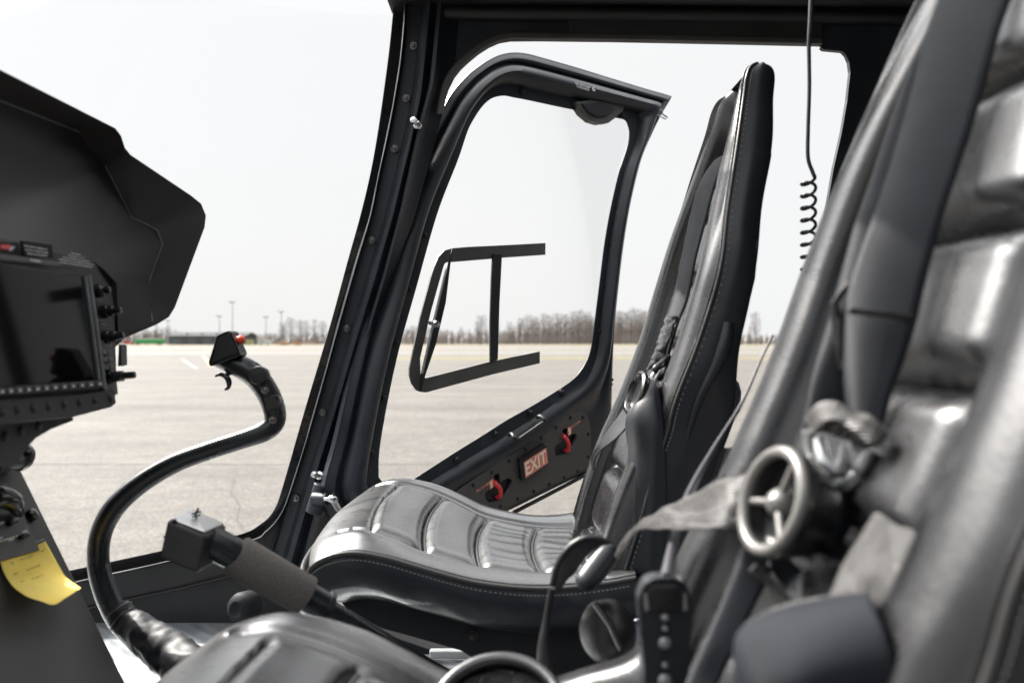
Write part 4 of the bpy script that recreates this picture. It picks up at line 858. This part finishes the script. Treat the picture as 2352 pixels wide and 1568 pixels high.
lb = MB().prism([[P(x, y, 1.06) for x, y in [(1408, 1440), (1478, 1418), (1478, 1530), (1440, 1530)]]], (0, .004, 0)).build('paper_card', 'label'); tag(lb, 'pale lilac printed card tucked behind the hanging headset', 'card')
bl = text_quad('WARNING', [P(1412, 1437, 1.058), P(1474, 1418, 1.058), P(1474, 1431, 1.058), P(1416, 1450, 1.058)], 'card_print', 'matte', lb, bold=.03)

h2_ = thing('headset', 'headset lying on the near seat cushion, leather ear cushion upward', 'headset', tuple(P(1140, 1640, .78)), 'headsets')
cc = P(1140, 1650, .78); ax = V((-.10, -.45, .88)).normalized(); a_ = ax.cross(V((0, 1, 0))).normalized(); b_ = ax.cross(a_)
ringp = [cc + (a_ * math.cos(t) * .062 + b_ * math.sin(t) * .070) for t in [2 * math.pi * k / 60 for k in range(61)]]
MB().tube(ringp, .0065, 12, cap=False).build('ear_cushion', 'leather', h2_, smooth=True)
MB().grid([[cc + ax * (-.012 + .004 * nz((i * .9, j * .9, 0))) + a_ * ((i / 20 - .5) * .12) * math.sqrt(max(0, 1 - (j / 10 - 1) ** 2)) + b_ * (j / 20 - .5) * .135 for i in range(21)] for j in range(21)]).build('ear_liner', 'plush', h2_, smooth=True)
MB().lathe(cc, -ax, [(0, .07), (.02, .068), (.035, .05), (.04, 0)], 30).build('ear_cup', 'plastic', h2_, smooth=True)
eb = MB().grid(sheet_rows([[P(1262, 1572, .84), P(1340, 1546, .83), P(1430, 1519, .81), P(1468, 1492, .80), P(1488, 1455, .79)], [P(1270, 1596, .80), P(1345, 1568, .79), P(1436, 1545, .77), P(1486, 1512, .765), P(1512, 1468, .76)],
    [P(1290, 1680, .78), P(1370, 1650, .77), P(1460, 1640, .75), P(1520, 1600, .745), P(1548, 1500, .745)], [P(1300, 1800, .77), P(1380, 1800, .76), P(1480, 1800, .745), P(1545, 1700, .74), P(1570, 1520, .74)]], 40, 40)).build('seat_gusset', 'leather', None, smooth=True, solid=.01)
eb.parent = s2; eb.matrix_parent_inverse = (Matrix.Translation(s2.location) @ s2.rotation_euler.to_matrix().to_4x4()).inverted()

rm = thing('intercom_controller', 'slim black handheld intercom controller with round buttons, hanging on its cord', 'controller', tuple(P(1530, 1450, .72)))
rc = catmull([V((*p, 0)) for p in [(1468, 1400), (1472, 1360), (1490, 1334), (1530, 1326), (1568, 1334), (1584, 1362), (1588, 1420), (1582, 1520), (1572, 1640), (1490, 1640), (1480, 1520)]], 60, True)
MB().prism([[P(p.x, p.y, .70) for p in rc]], (0, .020, 0)).build('body', 'tube', rm, bevel=.004)
MB().prism([[P(x, y, .698) for x, y in [(1480, 1400), (1484, 1365), (1500, 1345), (1555, 1345), (1572, 1366), (1574, 1405)]]], (0, .004, 0)).build('screen', 'plastic', rm, bevel=.001)
for x, y, r_ in [(1527, 1418, 6), (1527, 1442, 5), (1527, 1476, 10), (1527, 1526, 5), (1527, 1562, 11)]:
    MB().lathe(P(x, y, .697), (0, -1, .1), [(0, r_ * 1.5 / F * .7), (.002, r_ * 1.4 / F * .7), (.003, r_ / F * .7), (.0045, r_ * .8 / F * .7), (.005, 0)], 20).build('button', 'greymetal', rm, smooth=True)
for xa in (1484, 1572): MB().tube([P(xa, 1362, .70), P(xa + 2, 1400, .699)], .002, 8).build('side_rib', 'greymetal', rm, smooth=True)
cdo = MB().tube([P(1775, 770, 1.03), P(1748, 826, 1.01), P(1716, 900, .98), P(1690, 950, .96), P(1640, 1030, .92), P(1592, 1115, .86), P(1560, 1190, .80), P(1546, 1250, .76), P(1532, 1330, .71)], [.0014, .0015, .0018, .0022, .003, .004, .004, .0045, .0065], 10, 80).build('controller_cord', 'cord', None, smooth=True)
tag(cdo, 'thin dark cord running down from the near seat back to the controller', 'cord')
# coiled radio cord from the roof
pc = [P(1866, -60, 1.30), P(1864, 0, 1.30), P(1861, 60, 1.30), P(1858, 105, 1.30), P(1859, 200, 1.30), P(1856, 300, 1.30), P(1856, 362, 1.30), P(1866, 394, 1.30), P(1872, 408, 1.30)]
cl = MB().tube(pc, [.0042, .0042, .004, .0032, .003, .003, .003, .003, .003], 10, 60)
hel = []
for i in range(0, 236):
    t = i / 24 * 2 * math.pi / 1.0; y = 408 + i * (28 / 24); hel.append(P(1857 + 15.5 * math.cos(t), y + 6 * math.sin(t * 1.0), 1.30) + V((0, .011 * math.sin(t), 0)))
cl.tube(hel, .0024, 8)
tag(cl.build('coiled_cord', 'cord', None, smooth=True), 'dark coiled cord hanging from the roof between the seats', 'cord')

# ================================================================= INSTRUMENT PANEL
ip = thing('instrument_panel', 'black instrument panel with display under a curved hood', 'instrument panel', tuple(P(120, 900, 1.15)))
p0, p1, p2 = P(200, 630, 1.17), P(-100, 615, .885), P(225, 882, 1.17)
IP = Plane(p0, (p1 - p0).cross(p2 - p0)); ipn = IP.n if IP.n.x > 0 else -IP.n
IP = Plane(p0, ipn); I_ = lambda x, y, off=0.: IP.hit(x, y, off)
def pl(pts, off, th, name, m, bevel=.001, parent=None): return MB().prism([[I_(x, y, off) for x, y in pts]], -ipn * th).build(name, m, parent or ip, bevel=bevel)
pl([(-140, 520), (205, 585), (232, 615), (262, 640), (268, 760), (272, 870), (268, 925), (255, 935), (172, 958), (-140, 990)], -.004, .30, 'panel_body', 'hood', .006)
pl([(-140, 582), (0, 600), (190, 625), (200, 632), (236, 892), (-140, 918)], .006, .012, 'display_bezel', 'matte', .002)
pl([(-140, 592), (0, 608), (185, 634), (217, 872), (-140, 896)], .0085, .003, 'screen', 'screen', .0005)
MB().tube([I_(203, 632, .008), I_(219, 740, .008), I_(240, 893, .008)], .0035, 8).tube([I_(196, 634, .009), I_(211, 740, .009), I_(228, 872, .009)], .0022, 8).build('bezel_rail', 'steel' if False else 'greymetal', ip, smooth=True)
pl([(-140, 556), (0, 576), (0, 600), (-140, 584)], .008, .01, 'placard_frame', 'darkgrey')
pl([(0, 583), (140, 602), (143, 613), (0, 596)], .010, .003, 'trim_strip', 'darkgrey')
pl([(-60, 552), (44, 556), (48, 577), (-60, 568)], .010, .004, 'badge', 'placardbg')
pl([(2, 562), (24, 562), (30, 569), (22, 574), (2, 571)], .012, .001, 'badge_mark', 'red')
pl([(26, 567), (35, 566), (30, 574), (22, 577)], .0125, .001, 'badge_mark', 'label')
pl([(52, 552), (120, 561), (124, 592), (56, 586)], .010, .004, 'placard', 'placardbg')
def it(s, q, name='placard_text', m='white', off=.0125, bold=.012): text_quad(s, [I_(x, y, off) for x, y in q], name, m, ip, bold=bold, spacing=1.45)
it('FOR AVIATION EMERGENCY\nUSE ONLY. UNAUTHORIZED\nOPERATION PROHIBITED.', [(55, 562), (110, 572), (112, 590), (60, 584)])
it('GARMIN', [(69, 594), (94, 598), (94, 603), (69, 599)])
it('FUEL CAPACITY\n77.0 US GAL 291 L AT 15 C\nTHIS HELICOPTER MUST BE OPERATED IN\nCOMPLIANCE WITH THE OPERATING LIMITATIONS\nSPECIFIED IN THE APPROVED FLIGHT MANUAL', [(137, 575), (210, 588), (217, 616), (133, 603)])
# soft keys under the screen
for i in range(13):
    x = -14 + i * 20.4; y = 901 - i * 1.65
    k = MB().prism([[I_(x - 7.5, y - 7, .013), I_(x + 7.5, y - 8, .013), I_(x + 8, y + 6, .013), I_(x - 7, y + 7, .013)]], -ipn * .006).build('soft_key', 'keys', ip, bevel=.0012)
    MB().prism([[I_(x - 3, y + 2, .0136), I_(x, y - 3, .0136), I_(x + 3, y + 2, .0136)]], -ipn * .0004).build('arrow_mark', 'white', k)
for r_ in range(3):
    for c_ in range(2):
        x, y = 241 + r_ * 2.2 + c_ * 13, 809 + r_ * 17.5
        MB().prism([[I_(x - 5, y - 5, .012), I_(x + 5, y - 5, .012), I_(x + 5.5, y + 5, .012), I_(x - 4.5, y + 5, .012)]], -ipn * .008).build('keypad_key', 'keys', ip, bevel=.001)
pl([(231, 782), (258, 780), (272, 905), (243, 908)], .004, .006, 'control_strip', 'panel')
for x, y, l_ in [(235, 716, .026), (238, 775, .028), (243, 867, .040), (222, 668, .018)]:
    c0_ = I_(x, y, 0); MB().lathe(c0_, ipn, [(0, .010), (.008, .0095), (.009, .008), (l_ * .6, .0075), (l_ * .62, .0052), (l_, .005), (l_ + .001, .004), (l_ + .001, 0)], 20).build('knob', 'plastic', ip, smooth=True, autos=35)
for s_, x, y in (('COM', 222, 690), ('NAV', 224, 735), ('VOL', 236, 792), ('PUSH', 233, 745), ('FMS', 246, 903)):
    it(s_, [(x, y - 3), (x + 13, y - 2), (x + 13, y + 2), (x, y + 1)], 'legend', 'greymetal', .0128 if False else .006)
MB().prism([[P(x, y, 1.27) for x, y in [(272, 790), (278, 792), (279, 838), (270, 842)]]], (0, .02, 0)).build('side_socket', 'keys', ip, bevel=.001)
# lower flange with rivets and bracket
pl([(-140, 925), (180, 905), (262, 893), (268, 925), (255, 935), (172, 957), (-140, 985)], .004, .01, 'lower_flange', 'hood', .002)
for i in range(8): inst(RIVET, 'rivet', ip, I_(6 + i * 35.5, 946 - i * 4.2, .0045), ipn, 1.25)
MB().prism([[I_(x, y, -.02) for x, y in [(-140, 985), (130, 955), (171, 958), (170, 965), (120, 985), (85, 1005), (62, 1030), (45, 1060), (-140, 1100)]]], -ipn * .02).build('bracket', 'hood', ip, bevel=.002)
for x, y in [(12, 1002), (48, 990), (88, 978)]: inst(RIVET, 'rivet', ip, I_(x, y, -.0195), ipn, 1.4)
# hood
O = [P(-260, 28, .84), P(-60, 130, .97), P(265, 295, 1.25), P(278, 312, 1.26), P(287, 340, 1.27), P(300, 356, 1.28), P(440, 450, 1.38), P(462, 468, 1.395), P(473, 495, 1.40), P(470, 522, 1.40), P(402, 705, 1.385), P(388, 728, 1.375), P(360, 745, 1.36), P(285, 777, 1.30), P(262, 800, 1.27)]
In = [P(-260, 115, .93), P(-60, 208, 1.03), P(205, 312, 1.28), P(222, 322, 1.285), P(232, 352, 1.29), P(245, 388, 1.30), P(303, 500, 1.33), P(335, 514, 1.35), P(362, 530, 1.36), P(373, 560, 1.365), P(344, 640, 1.35), P(340, 670, 1.35), P(349, 738, 1.345), P(290, 765, 1.31), P(264, 792, 1.275)]
B1, B0 = P(-60, 445, 1.02), P(-260, 480, .90)
PT = [P(-260, 505, .86), P(-60, 535, .96), P(205, 592, 1.20), P(240, 620, 1.22), P(268, 650, 1.25), P(272, 780, 1.27)]
mb = MB()
for i in range(len(O) - 1): mb.poly([O[i], O[i + 1], In[i + 1], In[i]])
mb.poly([In[0], In[1], B1, B0]); mb.poly([In[1], In[2], In[3], In[4], In[5], B1]); mb.poly([B0, B1, PT[1], PT[0]]); mb.poly([B1, In[5], In[6], PT[2], PT[1]])
mb.poly([In[6], In[7], In[8], In[9], PT[3], PT[2]]); mb.poly([In[9], In[10], In[11], In[12], PT[4], PT[3]]); mb.poly([In[12], In[13], In[14], PT[5], PT[4]])
ho = mb.build('hood', 'hood', ip, smooth=True, autos=62)
mb = MB(); fw = V((-.55, .0, -.10))
rows = [[p, p + V((-.015, 0, .004)), p + fw * .5 + V((0, 0, -.0)), p + fw] for p in O]
mb.grid(rows).build('hood_top', 'hood', ip, smooth=True, autos=30)
mb = MB().tube([In[2], In[3], In[4], In[5], In[6], In[7], In[8], In[9], In[10], In[11], In[12]], .0014, 6).tube([In[0], In[1], In[2]], .002, 6).build('hood_seam', 'greymetal', ip, smooth=True)

# ================================================================= PEDESTAL
pe = thing('centre_console', 'sloping dark grey centre console with switch panels below the instruments', 'console', tuple(P(250, 1500, 1.2)))
a0, a1 = P(50, 1080, 1.25), P(290, 1568, 1.25)
e_ = (a1 - a0); a1b = a0 + e_ * 1.45; a0b = a0 - e_ * .18
pn = V((0, -1, 0)).cross(e_).normalized(); pn = pn if pn.x > 0 else -pn
CPn = Plane(a0, pn); K = lambda x, y, off=0.: CPn.hit(x, y, off)
MB().prism([[a0b, a1b, a1b + V((0, -.42, 0)), a0b + V((0, -.42, 0))]], -pn * .25).build('console_body', 'panel', pe, bevel=.004)
def kp(pts, off, th, name, m, bevel=.001): return MB().prism([[K(x, y, off) for x, y in pts]], -pn * th).build(name, m, pe, bevel=bevel)
kp([(-60, 1190), (50, 1168), (92, 1262), (-60, 1305)], .006, .006, 'switch_panel', 'darkgrey')
for i, (x, y) in enumerate([(-2, 1205), (34, 1195), (-14, 1232), (60, 1226), (22, 1246)]):
    if i < 4: kp([(x - 9, y - 2), (x + 8, y - 7), (x + 12, y + 3), (x - 5, y + 8)], .014, .01, 'rocker_switch', 'plastic', .002)
for i in range(9): kp([(-6 + i * 7, 1243 - i * 2.3), (-2 + i * 7, 1242 - i * 2.3), (-1 + i * 7, 1245 - i * 2.3), (-5 + i * 7, 1246 - i * 2.3)], .0068, .0006, 'legend_mark', 'cream', 0)
for x, y in [(4, 1203), (38, 1193), (58, 1222), (26, 1240), (0, 1238)]: kp([(x - 7, y - 3), (x + 5, y - 7), (x + 7, y - 2), (x - 5, y + 2)], .0155, .0006, 'key_label', 'label', 0)
MB().lathe(K(68, 1185, 0), pn, [(0, .009), (.008, .009), (.010, .006), (.012, 0)], 14).build('knob', 'plastic', pe, smooth=True)
MB().lathe(K(42, 1142, 0), pn, [(0, .006), (.004, .005), (.005, 0)], 12).build('knob', 'plastic', pe, smooth=True)
MB().tube([K(-40, 1160, .02), K(-5, 1140, .03), K(28, 1152, .03), K(44, 1180, .012)], [.014, .015, .013, .006], 12, 30).build('lever_guard', 'plastic', pe, smooth=True)
MB().tube([K(-40, 1132, .02), K(10, 1115, .025), K(26, 1140, .01)], .003, 8).build('guard_wire', 'greymetal', pe, smooth=True)
MB().prism([[P(x, y, 1.24) for x, y in [(-80, 1108), (46, 1092), (48, 1102), (20, 1118), (-80, 1135)]]], (0, -.04, 0)).build('mount_block', 'matte', pe, bevel=.003)
MB().lathe(P(48, 1048, 1.22), (.5, -.7, .5), [(-.02, 0), (-.02, .014), (-.006, .018), (.008, .018), (.014, .012), (.016, 0)], 20).build('ball_mount', 'plastic', pe, smooth=True)
MB().tube([P(-20, 1070, 1.15), P(10, 1062, 1.18), P(40, 1055, 1.21), P(62, 1042, 1.22)], [.014, .012, .013, .009], 14, 24).build('mount_arm', 'plastic', pe, smooth=True)
MB().tube([K(-60, 1290, .003), K(40, 1266, .003), K(100, 1240, .003)], .0022, 6).build('panel_seam', 'rubber', pe)
# sticky note
ng = [[K(-2, 1281, .003), K(30, 1268, .003), K(70, 1252, .003), K(102, 1239, .003)], [K(8, 1312, .006), K(45, 1300, .005), K(88, 1283, .004), K(118, 1268, .004)],
      [K(22, 1336, .012), K(62, 1328, .010), K(106, 1312, .009), K(136, 1300, .008)], [K(36, 1352, .024), K(78, 1345, .022), K(122, 1335, .020), K(152, 1325, .018)],
      [K(64, 1370, .045), K(98, 1372, .040), K(138, 1358, .042), K(180, 1345, .040)], [K(92, 1379, .052), K(124, 1388, .050), K(152, 1372, .056), K(186, 1350, .056)]]
nt_ = MB().grid(sheet_rows(ng, 40, 30)).build('sticky_note', 'note', None, smooth=True, solid=.0004, autos=80)
tag(nt_, 'yellow sticky note with faint pencil writing, curling off the console', 'sticky note')
rr = sheet_rows(ng, 40, 30); sc = MB(); rnd = random.Random(9)
for ln, (v0, v1) in enumerate([(5, 26), (4, 20), (5, 17)]):
    row = 5 + ln * 6; pv = None
    for j in range(v0 * 3, v1 * 3):
        if (j // 11) % 3 == 2: pv = None; continue
        a = rr[row][min(29, j // 3)].lerp(rr[row][min(29, j // 3 + 1)], (j % 3) / 3) + pn * .0012 + (rr[row + 1][5] - rr[row][5]) * rnd.uniform(-.8, .8)
        if pv: sc.tube([pv, a], .00035, 4, cap=False)
        pv = a
sc.build('pencil_marks', 'pencil', nt_)

# ================================================================= CYCLIC STICK
cs = thing('cyclic_stick', 'curved black control stick with square head and red button', 'control stick', tuple(P(400, 1500, 1.3)))
tp = [(505, 822, 22, 1.34), (545, 838, 26, 1.34), (585, 862, 27, 1.34), (614, 900, 26, 1.34), (630, 940, 25, 1.34), (630, 968, 24, 1.34), (608, 990, 23, 1.335), (560, 1008, 21, 1.33), (480, 1034, 21, 1.325), (400, 1064, 22, 1.32), (320, 1112, 23, 1.31), (262, 1166, 24, 1.30), (232, 1225, 24, 1.30), (226, 1290, 24, 1.30), (240, 1352, 25, 1.295), (272, 1420, 26, 1.29), (320, 1475, 26, 1.28)]
MB().tube([P(x, y, d) for x, y, r_, d in tp], [r_ / F * d for x, y, r_, d in tp], 20, 140).build('stick_tube', 'tube', cs, smooth=True)
hb = [(497, 771), (503, 767), (526, 759), (531, 762), (553, 812), (550, 818), (484, 842), (479, 838), (478, 832)]
MB().prism([[P(x, y, 1.315) for x, y in hb]], (0, .034, 0)).build('grip_head', 'plastic', cs, bevel=.003)
MB().prism([[P(x, y, 1.313) for x, y in [(500, 776), (526, 765), (546, 811), (486, 833)]]], (0, .004, 0)).build('head_plate', 'matte', cs, bevel=.001)
MB().lathe(P(537, 784, 1.33), (.93, 0, .22), [(0, .008), (.006, .008), (.006, .006), (.012, .0072), (.016, .005), (.018, 0)], 18).build('red_button', 'orange', cs, smooth=True)
MB().tube([P(520, 846, 1.33), P(528, 862, 1.33)], .004, 8).tube([P(494, 864, 1.33), P(506, 860, 1.33), P(520, 866, 1.33), P(526, 878, 1.33), P(524, 890, 1.33), P(516, 895, 1.33)], [.0015, .003, .0045, .0045, .003, .0015], 8, 30).build('trigger', 'plastic', cs, smooth=True)
MB().lathe(P(595, 862, 1.325), (0.05, -1, .08), [(-.012, .0145), (.004, .0145), (.006, .0135), (.007, .010), (.007, 0)], 28).build('round_cap', 'matte', cs, smooth=True, autos=40)
for x, y in [(609, 896), (627, 964)]:
    inst(SCREW, 'screw', cs, P(x, y, 1.321), (0, -1, 0), .8).data.materials[0]
    MB().lathe(P(x, y, 1.322), (0, -1, 0), [(0, .006), (.002, .0055), (.002, .003), (0, .0025), (0, 0)], 16).build('socket_screw', 'steel', cs, smooth=True)
MB().prism([[P(x, y, 1.322) for x, y in [(598, 914), (636, 904), (642, 918), (640, 938), (606, 948), (602, 930)]]], (0, .02, 0)).build('thumb_pad', 'plastic', cs, bevel=.004)
inst(SCREW, 'screw', cs, P(533, 1021, 1.318), (0, -1, 0), .5)
# leather boot
bc = [(268, 1400, 30, 1.29), (290, 1425, 33, 1.285), (330, 1455, 40, 1.27), (380, 1492, 47, 1.25), (430, 1535, 56, 1.22), (480, 1590, 70, 1.18), (520, 1650, 80, 1.15)]
cen = catmull([P(x, y, d) for x, y, r_, d in bc], 60); rad = [q.x for q in catmull([V((r_ / F * d, 0, 0)) for x, y, r_, d in bc], 60)]
rows = []
for i, c0_ in enumerate(cen):
    t = (cen[min(i + 1, 59)] - cen[max(i - 1, 0)]).normalized(); a = V((0, -1, 0)); a = (a - t * a.dot(t)).normalized(); b = t.cross(a); fl = min(1, i / 6)
    rows.append([c0_ + (a * math.cos(2 * math.pi * k / 40) + b * math.sin(2 * math.pi * k / 40)) * rad[i] * (1 + fl * .15 * noise.noise(V((i * .16, math.cos(2 * math.pi * k / 40) * 1.6, math.sin(2 * math.pi * k / 40) * 1.6))) + fl * .08 * noise.noise(V((i * .5, k * .4, 4)))) for k in range(40)])
MB().grid(rows, closed_v=True).build('leather_boot', 'boot', cs, smooth=True, autos=80)
for kx in (2, 9):
    rr_ = rows[kx]; MB().tube([p for p in rr_] + [rr_[0]], .0018, 6, cap=False).build('boot_hem', 'piping', cs, smooth=True)

# ================================================================= COLLECTIVE
co = thing('collective_lever', 'control lever with black box head and grey foam grip', 'control lever', tuple(P(830, 1450, 1.15)))
tf = [(383, 1196), (437, 1168), (522, 1213), (524, 1220), (483, 1237), (474, 1238)]
top = [P(383, 1194, 1.05), P(436, 1168, 1.11), P(522, 1206, 1.11), P(472, 1229, 1.04)]
dwn = V((-.010, 0, -.047))
MB().prism([top], dwn).build('head_box', 'matte', co, bevel=.004)
MB().prism([[p + dwn * .42 + (p - sum(top, V()) / 4) * .008 for p in top]], dwn * .03).build('box_seam', 'rubber', co)
MB().prism([[p + V((0, 0, .001)) for p in (top[0].lerp(top[2], .06), top[1].lerp(top[3], .06), top[2].lerp(top[0], .06), top[3].lerp(top[1], .06))]], (0, 0, .002)).build('head_plate', M['headtop'], co, bevel=.001)  # top face of the box, its sky reflection put into the colour
tn = V((0, 0, 1))
MB().tube([P(452, 1196, 1.075), P(449, 1180, 1.075), P(456, 1166, 1.075)], .0014, 6).tube([P(442, 1186, 1.075), P(460, 1182, 1.075)], .0012, 6).tube([P(440, 1180, 1.075), P(462, 1174, 1.075)], .0012, 6).build('toggle_switch', 'rubber', co)
for x, y, d in [(400, 1198, 1.05), (488, 1222, 1.07), (430, 1182, 1.09)]: MB().lathe(P(x, y, d) + V((0, 0, -.0)), tn, [(0, .003), (.0035, .003), (.0035, 0)], 10).build('screw_head', 'rubber', co)
MB().tube([P(478, 1240, 1.085), P(520, 1262, 1.09), P(562, 1284, 1.10)], [.0205, .0205, .020], 20).build('neck', 'tube', co, smooth=True)
MB().tube([P(508, 1233, 1.08), P(514, 1256, 1.075), P(507, 1272, 1.08)], .003, 6).build('neck_clip', 'greymetal', co, smooth=True)
MB().tube([P(540, 1273, 1.10), P(545, 1276, 1.10), P(700, 1366, 1.14), P(706, 1370, 1.14)], [.024, .0265, .0265, .024], 28).build('foam_grip', 'foam', co, smooth=True)
MB().tube([P(700, 1368, 1.14), P(742, 1392, 1.15)], .0205, 20).tube([P(742, 1392, 1.15), P(752, 1398, 1.152)], .023, 20).build('collar', 'tube', co, smooth=True)
MB().tube([P(745, 1394, 1.15), P(830, 1444, 1.18), P(930, 1500, 1.22), P(1040, 1560, 1.26)], [.014, .014, .012, .011], 16).build('lever_tube', 'tube', co, smooth=True)
# round inlet hose on side wall
hs = MB().lathe(P(555, 1395, 1.98), (-.4, -1, .1), [(-.03, .035), (.0, .036), (.015, .03), (.02, .018), (.012, .010), (.012, 0)], 26).build('air_vent', 'base', cab, smooth=True)
